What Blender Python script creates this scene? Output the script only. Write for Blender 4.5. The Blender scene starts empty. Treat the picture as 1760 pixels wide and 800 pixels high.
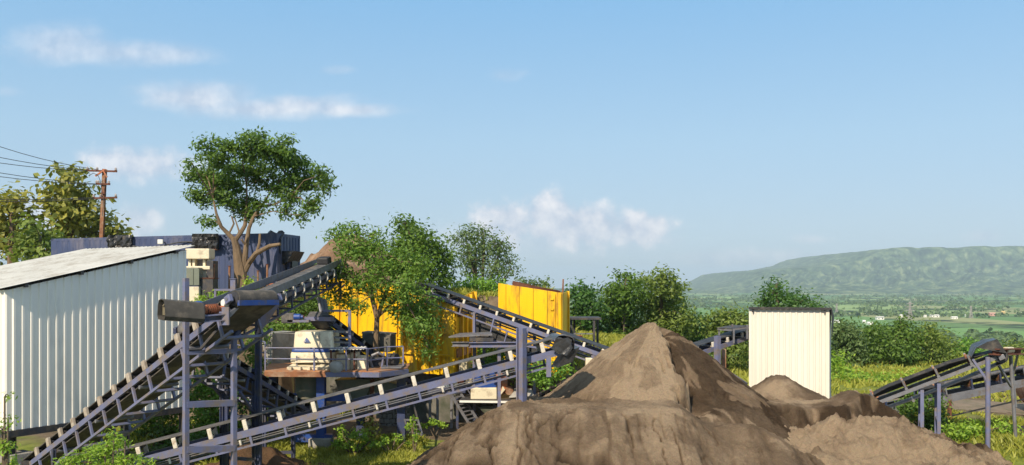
import bpy, math, random
import numpy as np
from mathutils import Vector, Matrix

random.seed(7)
F, CX, HY, CZ = 1500.0, 880.0, 490.0, 5.2
UP = Vector((0, 0, 1))
COL = bpy.context.scene.collection


def P(px, py, d):
    """the point of the place that stands d metres ahead in that direction"""
    return Vector(((px - CX) / F * d, d, CZ - (py - HY) / F * d))


def lerp(a, b, t):
    return a + (b - a) * t


def ss(a, b, x):
    t = np.clip((x - a) / (b - a), 0, 1)
    return t * t * (3 - 2 * t)


# ------------------------------------------------------------------ noise
def vnoise(x, y, seed=0):
    x = np.asarray(x, float); y = np.asarray(y, float)
    xi = np.floor(x).astype(np.int64); yi = np.floor(y).astype(np.int64)
    fx = x - xi; fy = y - yi
    fx = fx * fx * fx * (fx * (fx * 6 - 15) + 10); fy = fy * fy * fy * (fy * (fy * 6 - 15) + 10)

    def h(a, b):
        n = (a * 374761393 + b * 668265263 + seed * 1274126177) & 0xFFFFFFFF
        n = ((n ^ (n >> 13)) * 1103515245) & 0xFFFFFFFF
        n = ((n ^ (n >> 16)) * 2246822519) & 0xFFFFFFFF
        return ((n ^ (n >> 15)) & 0xFFFFFF) / float(0xFFFFFF) * 2 - 1
    a = h(xi, yi); b = h(xi + 1, yi); c = h(xi, yi + 1); d = h(xi + 1, yi + 1)
    return (a * (1 - fx) + b * fx) * (1 - fy) + (c * (1 - fx) + d * fx) * fy


def fbm(x, y, oct=4, seed=0, gain=0.5):
    s = 0; a = 1; f = 1
    for i in range(oct):
        s = s + a * vnoise(x * f + i * 17.3, y * f - i * 9.1, seed + i); a *= gain; f *= 2.03
    return s


# ------------------------------------------------------------------ materials
def mat(name, c1, c2=None, rough=0.6, metal=0.0, scale=3.0, bump=0.0, bscale=40.0, spec=0.4,
        dirt=None, dirt_amt=0.0, dirt_scale=1.3, stretch=None):
    m = bpy.data.materials.new(name); m.use_nodes = True
    nt = m.node_tree; N = nt.nodes; L = nt.links
    b = N['Principled BSDF']
    b.inputs['Roughness'].default_value = rough; b.inputs['Metallic'].default_value = metal
    b.inputs['Specular IOR Level'].default_value = spec
    if c2 is None:
        c2 = tuple(v * 0.75 for v in c1)
    tc = N.new('ShaderNodeNewGeometry')
    vec = tc.outputs['Position']
    if stretch:
        mp = N.new('ShaderNodeMapping'); mp.inputs['Scale'].default_value = stretch
        L.new(vec, mp.inputs['Vector']); vec = mp.outputs['Vector']
    no = N.new('ShaderNodeTexNoise'); no.inputs['Scale'].default_value = scale; no.inputs['Detail'].default_value = 8
    no.inputs['Roughness'].default_value = 0.65
    L.new(vec, no.inputs['Vector'])
    r = N.new('ShaderNodeValToRGB'); r.color_ramp.elements[0].position = 0.34; r.color_ramp.elements[1].position = 0.66
    r.color_ramp.elements[0].color = (*c2, 1); r.color_ramp.elements[1].color = (*c1, 1)
    L.new(no.outputs['Fac'], r.inputs['Fac'])
    out = r.outputs['Color']
    if dirt:
        n2 = N.new('ShaderNodeTexNoise'); n2.inputs['Scale'].default_value = dirt_scale; n2.inputs['Detail'].default_value = 10
        n2.inputs['Roughness'].default_value = 0.7
        L.new(vec, n2.inputs['Vector'])
        r2 = N.new('ShaderNodeValToRGB'); r2.color_ramp.elements[0].position = 0.62 - dirt_amt * 0.4
        r2.color_ramp.elements[1].position = 0.78 - dirt_amt * 0.3
        L.new(n2.outputs['Fac'], r2.inputs['Fac'])
        mx = N.new('ShaderNodeMix'); mx.data_type = 'RGBA'
        L.new(r2.outputs['Color'], mx.inputs['Factor']); L.new(out, mx.inputs['A']); mx.inputs['B'].default_value = (*dirt, 1)
        out = mx.outputs['Result']
    L.new(out, b.inputs['Base Color'])
    if bump:
        n3 = N.new('ShaderNodeTexNoise'); n3.inputs['Scale'].default_value = bscale; n3.inputs['Detail'].default_value = 8
        L.new(vec, n3.inputs['Vector'])
        bp = N.new('ShaderNodeBump'); bp.inputs['Strength'].default_value = bump; bp.inputs['Distance'].default_value = 0.05
        L.new(n3.outputs['Fac'], bp.inputs['Height']); L.new(bp.outputs['Normal'], b.inputs['Normal'])
    return m


def leaf_mat(name, dark, light, yellow=None, trans=0.35, rough=0.5):
    m = bpy.data.materials.new(name); m.use_nodes = True
    nt = m.node_tree; N = nt.nodes; L = nt.links
    b = N['Principled BSDF']; b.inputs['Roughness'].default_value = rough; b.inputs['Specular IOR Level'].default_value = 0.3
    g = N.new('ShaderNodeNewGeometry')
    r = N.new('ShaderNodeValToRGB')
    r.color_ramp.elements[0].color = (*dark, 1); r.color_ramp.elements[1].color = (*light, 1)
    if yellow:
        e = r.color_ramp.elements.new(0.9); e.color = (*light, 1)
        r.color_ramp.elements[-1].color = (*yellow, 1)
    no = N.new('ShaderNodeTexNoise'); no.inputs['Scale'].default_value = 0.9; no.inputs['Detail'].default_value = 3
    L.new(g.outputs['Position'], no.inputs['Vector'])
    ma = N.new('ShaderNodeMath'); ma.operation = 'MULTIPLY_ADD'; ma.inputs[1].default_value = 1.5; ma.inputs[2].default_value = -0.5
    L.new(no.outputs['Fac'], ma.inputs[0])
    mb = N.new('ShaderNodeMix'); mb.inputs['Factor'].default_value = 0.55
    L.new(ma.outputs[0], mb.inputs['A']); L.new(g.outputs['Random Per Island'], mb.inputs['B'])
    L.new(mb.outputs['Result'], r.inputs['Fac']); L.new(r.outputs['Color'], b.inputs['Base Color'])
    t = N.new('ShaderNodeBsdfTranslucent')
    br = N.new('ShaderNodeMix'); br.data_type = 'RGBA'; br.blend_type = 'MULTIPLY'; br.inputs['Factor'].default_value = 1
    L.new(r.outputs['Color'], br.inputs['A']); br.inputs['B'].default_value = (1.5, 1.5, 0.7, 1)
    L.new(br.outputs['Result'], t.inputs['Color'])
    ms = N.new('ShaderNodeMixShader'); ms.inputs['Fac'].default_value = trans
    L.new(b.outputs[0], ms.inputs[1]); L.new(t.outputs[0], ms.inputs[2])
    L.new(ms.outputs[0], N['Material Output'].inputs['Surface'])
    return m


M = {}
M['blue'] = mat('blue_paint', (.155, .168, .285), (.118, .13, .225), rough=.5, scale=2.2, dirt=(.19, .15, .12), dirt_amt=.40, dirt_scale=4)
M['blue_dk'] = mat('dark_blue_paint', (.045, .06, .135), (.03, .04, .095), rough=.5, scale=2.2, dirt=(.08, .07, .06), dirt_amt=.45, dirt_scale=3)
M['blue_br'] = mat('bright_blue_paint', (.02, .07, .30), (.016, .055, .24), rough=.45, dirt=(.10, .09, .09), dirt_amt=.3, dirt_scale=4)
M['steel'] = mat('grey_steel', (.22, .22, .24), (.15, .15, .17), rough=.5, metal=.3, dirt=(.15, .11, .08), dirt_amt=.3, dirt_scale=5)
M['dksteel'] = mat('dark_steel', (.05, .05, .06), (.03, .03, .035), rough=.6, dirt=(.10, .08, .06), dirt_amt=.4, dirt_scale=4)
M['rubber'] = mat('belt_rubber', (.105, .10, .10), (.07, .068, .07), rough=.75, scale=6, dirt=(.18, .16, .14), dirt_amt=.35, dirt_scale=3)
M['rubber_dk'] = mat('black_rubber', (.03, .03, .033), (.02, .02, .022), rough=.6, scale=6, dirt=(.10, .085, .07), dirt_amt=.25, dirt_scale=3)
M['rubber_dust'] = mat('dusty_rubber', (.085, .078, .07), (.05, .047, .044), rough=.9, scale=5, dirt=(.16, .135, .11), dirt_amt=.35, dirt_scale=2.5)
M['roller'] = mat('roller_white', (.70, .66, .58), (.58, .53, .45), rough=.6, scale=6, dirt=(.35, .24, .16), dirt_amt=.3, dirt_scale=9)
M['roller_dust'] = mat('roller_dusty', (.42, .37, .31), (.30, .25, .20), rough=.8, scale=8, dirt=(.2, .15, .11), dirt_amt=.4, dirt_scale=7)
M['rust'] = mat('rust', (.30, .13, .06), (.16, .07, .04), rough=.85, scale=2.5, bump=.2, dirt=(.33, .24, .17), dirt_amt=.35, dirt_scale=2)
M['rust_dk'] = mat('dark_rust', (.16, .06, .035), (.09, .035, .022), rough=.85, scale=2.5, bump=.2)
M['rusty_deck'] = mat('rusty_deck', (.42, .185, .075), (.27, .11, .05), rough=.85, scale=1.6, bump=.2, dirt=(.30, .22, .16), dirt_amt=.4, dirt_scale=3)
M['cream'] = mat('cream_paint', (.72, .64, .47), (.62, .55, .40), rough=.5, scale=1.5, dirt=(.34, .27, .19), dirt_amt=.3, dirt_scale=3)
M['white_sheet'] = mat('white_sheet', (.86, .82, .75), (.81, .77, .70), rough=.4, scale=.8, dirt=(.62, .60, .56), dirt_amt=.2, dirt_scale=1.2, stretch=(1, 1, .25))
M['cream_sheet'] = mat('cream_sheet', (.72, .675, .59), (.67, .62, .54), rough=.45, scale=.8, dirt=(.66, .60, .50), dirt_amt=.3, dirt_scale=1.5, stretch=(1, 1, .25))
M['roof_sheet'] = mat('roof_sheet', (.66, .64, .59), (.58, .56, .51), rough=.45, scale=1.0, dirt=(.42, .38, .32), dirt_amt=.35, dirt_scale=1.6)
M['yellow'] = mat('yellow_paint', (.88, .535, .013), (.80, .47, .011), rough=.45, scale=1.2, dirt=(.34, .17, .035), dirt_amt=.34, dirt_scale=2.6, stretch=(1, 1, .22), bump=.25, bscale=1.5)
M['container'] = mat('container_blue', (.050, .070, .155), (.038, .054, .120), rough=.5, scale=.9, dirt=(.12, .12, .17), dirt_amt=.35, dirt_scale=1.6, stretch=(1, 1, .4))
M['tarp'] = mat('black_tarp', (.050, .050, .053), (.022, .022, .024), rough=.28, scale=4, bump=.5, bscale=9)
M['plastic_w'] = mat('white_plastic', (.75, .75, .72), (.66, .66, .62), rough=.4)
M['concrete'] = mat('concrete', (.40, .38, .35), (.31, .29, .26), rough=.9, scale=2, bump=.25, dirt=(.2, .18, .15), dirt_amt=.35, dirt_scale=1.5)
M['concrete_dk'] = mat('stained_shaded_concrete', (.17, .16, .14), (.09, .085, .075), rough=.9, scale=1.4, bump=.3, dirt=(.06, .07, .045), dirt_amt=.45, dirt_scale=1.2)  # shade below the deck is put into this dark colour, besides stains
M['stone'] = mat('stone', (.25, .24, .22), (.15, .14, .13), rough=.9, scale=1.2, bump=.4, bscale=14)
M['wood'] = mat('bark', (.21, .145, .088), (.115, .08, .05), rough=.9, scale=3, bump=.5, bscale=14, stretch=(1, 1, .3))
M['wood_dk'] = mat('dark_bark', (.16, .12, .085), (.10, .075, .05), rough=.9, scale=4, bump=.4, bscale=18, stretch=(1, 1, .3))
M['cabinet'] = mat('grey_green_cabinet', (.17, .19, .15), (.13, .145, .11), rough=.5, scale=1.5, dirt=(.25, .21, .16), dirt_amt=.3)
M['orange'] = mat('orange_paint', (.55, .16, .05), (.40, .11, .04), rough=.5, dirt=(.2, .12, .08), dirt_amt=.4, dirt_scale=6)
M['wire'] = mat('wire', (.05, .05, .055), rough=.6)
M['ceramic'] = mat('insulator', (.45, .40, .38), rough=.3)
M['logo'] = mat('logo_blue', (.12, .17, .40), rough=.5)
M['house_white'] = mat('house_white', (.82, .80, .76), (.74, .72, .68), rough=.8, scale=.2)
M['house_pink'] = mat('house_pink', (.62, .36, .28), (.52, .30, .24), rough=.8, scale=.2)
M['house_yel'] = mat('house_ochre', (.66, .48, .20), (.56, .42, .2), rough=.8, scale=.2)
M['pylon'] = mat('pylon_steel', (.38, .35, .32), (.32, .30, .28), rough=.6, metal=.2)
M['dkglass'] = mat('dark_opening', (.02, .022, .025), rough=.3)


# ------------------------------------------------------------------ mesh building
def mesh_np(name, v, f, m=None, smooth=False):
    me = bpy.data.meshes.new(name)
    v = np.asarray(v, np.float32); f = np.asarray(f, np.int32)
    k = f.shape[1]
    me.vertices.add(len(v)); me.vertices.foreach_set('co', v.ravel())
    me.loops.add(f.size); me.loops.foreach_set('vertex_index', f.ravel())
    me.polygons.add(len(f)); me.polygons.foreach_set('loop_start', np.arange(0, f.size, k, dtype=np.int32))
    if smooth:
        me.polygons.foreach_set('use_smooth', np.ones(len(f), bool))
    me.update(calc_edges=True); me.validate()
    if m: me.materials.append(m)
    return me


def grid_faces(nr, nc):
    i = np.arange(nr - 1)[:, None] * nc + np.arange(nc - 1)[None, :]
    i = i.ravel()
    return np.stack([i, i + 1, i + nc + 1, i + nc], 1)


def link(name, me, parent=None, offset=None):
    o = bpy.data.objects.new(name, me); COL.objects.link(o)
    if parent is not None: o.parent = parent
    return o


def rootloc(o):
    v = Vector((0, 0, 0))
    while o is not None:
        v = v + o.location; o = o.parent
    return v


def tag(o, label=None, cat=None, group=None, kind=None):
    if label: o['label'] = label
    if cat: o['category'] = cat
    if group: o['group'] = group
    if kind: o['kind'] = kind
    return o


def thing(name, label, cat, loc, group=None):
    o = bpy.data.objects.new(name, None); COL.objects.link(o)
    o.location = loc; o.empty_display_size = .2
    return tag(o, label, cat, group)


class MB:
    def __init__(s): s.v = []; s.f = []

    def add(s, vs, fs):
        n = len(s.v); s.v += [tuple(v) for v in vs]; s.f += [tuple(i + n for i in f) for f in fs]
        return s

    def box(s, c, size, ax=None):
        c = Vector(c); hx, hy, hz = [k / 2 for k in size]
        X, Y, Z = ax if ax else (Vector((1, 0, 0)), Vector((0, 1, 0)), UP)
        vs = [c + X * (i * hx) + Y * (j * hy) + Z * (k * hz) for k in (-1, 1) for i, j in ((-1, -1), (1, -1), (1, 1), (-1, 1))]
        return s.add(vs, [(3, 2, 1, 0), (4, 5, 6, 7), (0, 1, 5, 4), (1, 2, 6, 5), (2, 3, 7, 6), (3, 0, 4, 7)])

    def prof(s, p, q, poly, up=UP):
        """sweep a closed 2D section (side, up) from p to q"""
        p = Vector(p); q = Vector(q); u = (q - p).normalized()
        sd = u.cross(Vector(up))
        if sd.length < 1e-4: sd = u.cross(Vector((0, 1, 0)))
        sd.normalize(); w = sd.cross(u)
        n = len(poly)
        vs = [p + sd * a + w * b for a, b in poly] + [q + sd * a + w * b for a, b in poly]
        fs = [(i, (i + 1) % n, n + (i + 1) % n, n + i) for i in range(n)]
        fs += [tuple(range(n - 1, -1, -1)), tuple(range(n, 2 * n))]
        return s.add(vs, fs)

    def beam(s, p, q, w, h, up=UP):
        return s.prof(p, q, [(-w / 2, -h / 2), (w / 2, -h / 2), (w / 2, h / 2), (-w / 2, h / 2)], up)

    def ibeam(s, p, q, w, h, t=.02, up=UP):
        a, b, c = w / 2, h / 2, t / 2
        return s.prof(p, q, [(-a, -b), (a, -b), (a, -b + t), (c, -b + t), (c, b - t), (a, b - t), (a, b), (-a, b), (-a, b - t), (-c, b - t), (-c, -b + t), (-a, -b + t)], up)

    def tube(s, p, q, r0, r1=None, n=8):
        return s.path([p, q], [r0, r0 if r1 is None else r1], n)

    def path(s, pts, rr, n=8):
        pts = [Vector(p) for p in pts]
        rings = []; ref = None
        for i, p in enumerate(pts):
            u = (pts[min(i + 1, len(pts) - 1)] - pts[max(i - 1, 0)]).normalized()
            if ref is None:
                ref = Vector((1, 0, 0)) if abs(u.x) < .8 else Vector((0, 1, 0))
            a = (ref - u * ref.dot(u)).normalized(); ref = a; b = u.cross(a)
            rings.append([p + (a * math.cos(2 * math.pi * k / n) + b * math.sin(2 * math.pi * k / n)) * rr[i] for k in range(n)])
        vs = [v for r in rings for v in r]
        fs = []
        for i in range(len(pts) - 1):
            for k in range(n):
                fs.append((i * n + k, i * n + (k + 1) % n, (i + 1) * n + (k + 1) % n, (i + 1) * n + k))
        fs.append(tuple(range(n - 1, -1, -1))); fs.append(tuple(range((len(pts) - 1) * n, len(pts) * n)))
        return s.add(vs, fs)

    def lathe(s, c, axis, prof, n=20):
        """prof: (distance along the axis, radius)"""
        c = Vector(c); u = Vector(axis).normalized()
        return s.path([c + u * a for a, r in prof], [max(r, 1e-3) for a, r in prof], n) if False else s._lathe(c, u, prof, n)

    def _lathe(s, c, u, prof, n):
        ref = Vector((0, 0, 1)) if abs(u.z) < .8 else Vector((1, 0, 0))
        a = (ref - u * ref.dot(u)).normalized(); b = u.cross(a)
        vs = []; fs = []
        for t, r in prof:
            vs += [c + u * t + (a * math.cos(2 * math.pi * k / n) + b * math.sin(2 * math.pi * k / n)) * max(r, 1e-3) for k in range(n)]
        for i in range(len(prof) - 1):
            for k in range(n):
                fs.append((i * n + k, i * n + (k + 1) % n, (i + 1) * n + (k + 1) % n, (i + 1) * n + k))
        fs.append(tuple(range(n - 1, -1, -1))); fs.append(tuple(range((len(prof) - 1) * n, len(prof) * n)))
        return s.add(vs, fs)

    def prism(s, poly, ext):
        n = len(poly); ext = Vector(ext)
        vs = [Vector(p) for p in poly] + [Vector(p) + ext for p in poly]
        fs = [tuple(range(n)), tuple(range(2 * n - 1, n - 1, -1))] + [(i, n + i, n + (i + 1) % n, (i + 1) % n) for i in range(n)]
        return s.add(vs, fs)

    def sheet(s, rows, th, nrm):
        """a bent sheet through rows of points, with thickness along nrm"""
        nr, nc = len(rows), len(rows[0]); nrm = Vector(nrm)
        vs = [Vector(p) for r in rows for p in r]
        vs += [p + nrm * th for p in vs]; K = nr * nc
        fs = []
        for i in range(nr - 1):
            for j in range(nc - 1):
                a = i * nc + j
                fs.append((a, a + 1, a + nc + 1, a + nc)); fs.append((K + a + nc, K + a + nc + 1, K + a + 1, K + a))
        for i in range(nr - 1):
            for j in (0, nc - 1):
                a = i * nc + j; q = (a, a + nc, K + a + nc, K + a); fs.append(q if j == 0 else q[::-1])
        for j in range(nc - 1):
            for i in (0, nr - 1):
                a = i * nc + j; q = (a + 1, a, K + a, K + a + 1); fs.append(q if i == 0 else q[::-1])
        return s.add(vs, fs)

    def build(s, name, m, parent=None, smooth=False, bevel=0.0):
        off = rootloc(parent) if parent is not None else Vector((0, 0, 0))
        me = bpy.data.meshes.new(name)
        me.from_pydata([(v[0] - off.x, v[1] - off.y, v[2] - off.z) for v in s.v], [], s.f)
        me.materials.append(m)
        if smooth: me.polygons.foreach_set('use_smooth', [True] * len(me.polygons))
        me.update()
        o = link(name, me, parent)
        if bevel:
            b = o.modifiers.new('bevel', 'BEVEL'); b.width = bevel; b.segments = 2; b.limit_method = 'ANGLE'
        if smooth:
            try:
                me.set_sharp_from_angle(angle=math.radians(40))
            except Exception:
                pass
        return o


def corrugated(p, q, zb0, zt0, zb1, zt1, pitch, depth, nrm, sub=True):
    """MB of a trapezoidal profiled wall sheet from plan point p to q; nrm the outside direction"""
    p = Vector(p); q = Vector(q); L = (q - p).length; u = (q - p) / L; nrm = Vector(nrm)
    pts = []; n = int(L / pitch); pt = L / n
    for i in range(n):
        for a, h in ((0, 0), (.56, 0), (.66, 1), (.90, 1)):
            pts.append(((i + a) * pt, h * depth))
    pts.append((L, 0))
    lo = []; hi = []
    for s_, h in pts:
        t = s_ / L; b = p + u * s_ + nrm * h
        lo.append(Vector((b.x, b.y, lerp(zb0, zb1, t)))); hi.append(Vector((b.x, b.y, lerp(zt0, zt1, t))))
    mb = MB(); mb.sheet([lo, hi], .004, -nrm)
    return mb

# ------------------------------------------------------------------ camera, sun, sky
scn = bpy.context.scene
cam = bpy.data.cameras.new('camera'); camo = bpy.data.objects.new('camera', cam); COL.objects.link(camo)
camo.location = (0, 0, CZ); camo.rotation_euler = (math.radians(90), 0, 0)
cam.sensor_fit = 'HORIZONTAL'; cam.sensor_width = 36; cam.lens = 36 * F / 1760
cam.shift_y = (HY - 400) / 1760
cam.clip_start = .1; cam.clip_end = 40000
scn.camera = camo

SUN_EL = math.radians(37)
SH = Vector((-.43, -.903, 0)).normalized()
SUN = Vector((SH.x * math.cos(SUN_EL), SH.y * math.cos(SUN_EL), math.sin(SUN_EL)))
sl = bpy.data.lights.new('sun', 'SUN'); sl.energy = 4.5; sl.angle = math.radians(.53); sl.color = (1, .86, .66)
so = bpy.data.objects.new('sun', sl); COL.objects.link(so); so.location = (0, 0, 60)
so.rotation_euler = SUN.to_track_quat('Z', 'Y').to_euler()

w = bpy.data.worlds.new('World'); scn.world = w; w.use_nodes = True
nt = w.node_tree; N = nt.nodes; L = nt.links
bg = N['Background']
sky = N.new('ShaderNodeTexSky'); sky.sky_type = 'NISHITA'; sky.sun_disc = False
sky.sun_elevation = SUN_EL; sky.sun_rotation = math.atan2(SH.x, SH.y)
sky.altitude = 300; sky.air_density = 1.0; sky.dust_density = .35; sky.ozone_density = .8
bg.inputs['Strength'].default_value = .14
tc = N.new('ShaderNodeTexCoord'); sep = N.new('ShaderNodeSeparateXYZ'); L.new(tc.outputs['Generated'], sep.inputs[0])


def node(op, a, b=None, c=None):
    n = N.new('ShaderNodeMath'); n.operation = op
    for i, x in enumerate((a, b, c)):
        if x is None: continue
        if isinstance(x, (int, float)): n.inputs[i].default_value = x
        else: L.new(x, n.inputs[i])
    return n.outputs[0]


# heading of a cloud (tangent of azimuth) and its height above the horizon
az = node('DIVIDE', sep.outputs['X'], node('MAXIMUM', sep.outputs['Y'], .05))
ev = node('DIVIDE', sep.outputs['Z'], node('MAXIMUM', sep.outputs['Y'], .05))
cv = N.new('ShaderNodeCombineXYZ'); L.new(az, cv.inputs[0]); L.new(ev, cv.inputs[1])


def cnoise(scale, detail, rough, sy=1.6):
    mp = N.new('ShaderNodeMapping'); mp.inputs['Scale'].default_value = (1, sy, 1)
    L.new(cv.outputs[0], mp.inputs['Vector'])
    n = N.new('ShaderNodeTexNoise'); n.inputs['Scale'].default_value = scale; n.inputs['Detail'].default_value = detail
    n.inputs['Roughness'].default_value = rough
    L.new(mp.outputs[0], n.inputs['Vector'])
    return n.outputs['Fac']


n_soft = cnoise(13, 9, .60, 2.0); n_puff = cnoise(34, 10, .56, 1.0)


def ell(px, py, rx, ry, flat=1.0):
    """1 at the middle of the cloud, 0 at its rim, below 0 outside"""
    a = node('MULTIPLY', node('SUBTRACT', az, (px - CX) / F), F / rx)
    e = node('SUBTRACT', ev, (HY - py) / F)
    up = node('MULTIPLY', node('MAXIMUM', e, 0.0), F / ry); dn = node('MULTIPLY', node('MINIMUM', e, 0.0), F / (ry * flat))
    r2 = node('ADD', node('MULTIPLY', a, a), node('ADD', node('MULTIPLY', up, up), node('MULTIPLY', dn, dn)))
    return node('SUBTRACT', 1.0, node('SQRT', r2))


def cloud(parts, nz, amp, lo, hi, dens):
    m = None
    for p in parts:
        e = ell(*p); m = e if m is None else node('MAXIMUM', m, e)
    v = node('ADD', m, node('MULTIPLY', node('SUBTRACT', nz, .5), amp))
    mr = N.new('ShaderNodeMapRange'); mr.interpolation_type = 'SMOOTHSTEP'
    mr.inputs['From Min'].default_value = lo; mr.inputs['From Max'].default_value = hi; mr.inputs['To Max'].default_value = dens
    L.new(v, mr.inputs['Value'])
    return mr.outputs[0]


masks = [
    cloud([(100, 80, 125, 50, .8), (210, 92, 195, 34, .8), (290, 95, 115, 28, .8)], n_soft, 1.25, -.05, .95, .50),
    cloud([(345, 172, 145, 42, .7), (480, 186, 225, 32, .8), (600, 190, 125, 21, .8)], n_soft, 1.3, -.05, .90, .70),
    cloud([(240, 285, 140, 46, .8), (190, 275, 80, 28, .8)], n_puff, 1.5, -.05, .80, .80),
    cloud([(240, 380, 50, 40, 1.2), (60, 370, 110, 50, 1.0)], n_puff, 1.5, -.05, .80, .75),
    cloud([(945, 374, 68, 54, 1.4), (866, 384, 74, 44, 1.4), (1000, 388, 120, 46, 1.2), (1096, 392, 72, 36, 1.2)], n_puff, 1.8, -.10, .60, .92),
    cloud([(980, 415, 235, 48, .9), (800, 410, 155, 38, .9)], n_soft, 1.5, .0, .95, .50),
    cloud([(1400, 412, 64, 14, 1.0), (1690, 405, 50, 22, 1), (1300, 445, 240, 24, 1)], n_soft, 1.8, .05, .9, .45),
    cloud([(870, 130, 60, 20, 1), (585, 120, 50, 14, 1), (10, 158, 60, 16, 1)], n_soft, 2.2, .25, 1.1, .20),
]
m = masks[0]
for k in masks[1:]: m = node('MAXIMUM', m, k)
lum = N.new('ShaderNodeMix'); lum.data_type = 'RGBA'
lum.inputs['A'].default_value = (3.0, 3.4, 4.15, 1); lum.inputs['B'].default_value = (5.3, 5.2, 5.3, 1)
n_lit = N.new('ShaderNodeMapRange'); n_lit.inputs['From Min'].default_value = .38; n_lit.inputs['From Max'].default_value = .66
L.new(n_puff, n_lit.inputs['Value']); L.new(n_lit.outputs[0], lum.inputs['Factor'])
hs = N.new('ShaderNodeHueSaturation'); hs.inputs['Saturation'].default_value = 1.0; hs.inputs['Value'].default_value = 1.0
# hazy monsoon air low down: paler and greener than the clear Nishita sky
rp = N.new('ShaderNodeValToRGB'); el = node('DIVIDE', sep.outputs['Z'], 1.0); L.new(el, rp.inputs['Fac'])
st = [(0, (2.25, 2.95, 3.75)), (.07, (2.20, 2.98, 3.80)), (.16, (2.00, 3.10, 4.12)), (.31, (1.25, 2.68, 4.30)), (.55, (2.0, 2.9, 3.8)), (1, (2.7, 3.25, 3.8))]  # upper stops, out of view, whitened and brightened as added fill light
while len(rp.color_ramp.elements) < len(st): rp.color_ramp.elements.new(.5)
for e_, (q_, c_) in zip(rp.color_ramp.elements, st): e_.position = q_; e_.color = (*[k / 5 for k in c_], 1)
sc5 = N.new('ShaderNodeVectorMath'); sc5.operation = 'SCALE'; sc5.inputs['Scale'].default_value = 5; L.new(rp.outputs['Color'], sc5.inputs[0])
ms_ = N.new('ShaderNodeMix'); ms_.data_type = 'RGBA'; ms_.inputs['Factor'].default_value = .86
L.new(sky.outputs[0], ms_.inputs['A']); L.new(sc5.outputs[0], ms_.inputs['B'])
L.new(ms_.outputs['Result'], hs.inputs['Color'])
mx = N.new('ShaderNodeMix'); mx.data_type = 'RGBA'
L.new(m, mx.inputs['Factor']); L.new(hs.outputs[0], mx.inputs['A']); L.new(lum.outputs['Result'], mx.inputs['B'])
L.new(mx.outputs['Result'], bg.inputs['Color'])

scn.view_settings.view_transform = 'Standard'; scn.view_settings.look = 'None'
scn.view_settings.exposure = 0.45; scn.view_settings.gamma = 1
cy = scn.cycles
try:
    cy.use_denoising = True; cy.denoiser = 'OPENIMAGEDENOISE'
    cy.max_bounces = 6; cy.diffuse_bounces = 3; cy.glossy_bounces = 2; cy.transmission_bounces = 4
    cy.volume_bounces = 0; cy.transparent_max_bounces = 6
    cy.sample_clamp_indirect = 6
except Exception as e:
    print(e)

# ------------------------------------------------------------------ ground
YB = [(-200, 34), (-9.6, 34.4), (-8.9, 40.6), (-2.2, 33.0), (-1.5, 37.2), (-.6, 36.8), (2.0, 34.8), (2.4, 38), (300, 38)]


def ground_h(x, y):
    x = np.asarray(x, float); y = np.asarray(y, float)
    yb = np.interp(x, [p[0] for p in YB], [p[1] for p in YB])
    up = ss(yb + .15, yb + 1.3, y) * 4.8
    mid = ss(37, 42, y) * 2.3 * (1 - ss(6, 12, x))
    k = ss(1.7, 3.4, x)
    h = up * (1 - k) + mid * k
    h = h + (fbm(x * .22, y * .22, 4, 3) * .16 + fbm(x * 1.1, y * 1.1, 3, 5) * .05) * (1 - ss(150, 300, y))
    h = h + .7 * ss(11.5, 14, x) * (1 - ss(27, 31, y)) * ss(14, 20, y)
    far = ss(72, 330, y)
    h = h * (1 - far) - 30 * far - 4 * ss(60, 75, y) * (1 - ss(-5, 5, -x)) * (1 - far)
    h = h + far * fbm(x * .002, y * .002, 3, 8) * 2.5
    h = h + 1.6 * (1 - ss(4, 10, y))
    return h


ys = np.concatenate([np.linspace(-40, 10, 30), np.linspace(11, 48, 150), np.geomspace(48.4, 9000, 170)])
sx = np.linspace(-1, 1, 301)
sx = np.sign(sx) * np.abs(sx) ** 1.25
X = sx[None, :] * (np.maximum(ys, 0)[:, None] * .95 + 26); Y = np.repeat(ys[:, None], len(sx), 1)
Z = ground_h(X, Y)
me = mesh_np('ground', np.stack([X, Y, Z], -1).reshape(-1, 3), grid_faces(*X.shape), None, True)
# how far a spot is bare earth (0 = green)
bare = .5 + .75 * fbm(X * .16, Y * .16, 4, 21) + .3 * fbm(X * .9, Y * .9, 3, 23)
yb = np.interp(X, [p[0] for p in YB], [p[1] for p in YB])
bare += 1.2 * ((Y > 29.3) & (Y < 37) & (X > -9.5) & (X < 3)) - .9 * ((Y > 24) & (Y < 29) & (X > -9.3) & (X < 0))
bare += .8 * ((np.abs(Y - yb - .7) < 1.2) & (X < 2.4)) + .3 * ((Y < 33) & (X > 2) & (X < 12))
bare -= .55 * ((Y > 42) & (X > 2)) + 2 * (Y > 75)
bare = np.clip(bare, 0, 1)
at = me.attributes.new('bare', 'FLOAT', 'POINT'); at.data.foreach_set('value', bare.ravel().astype(np.float32))


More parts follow.
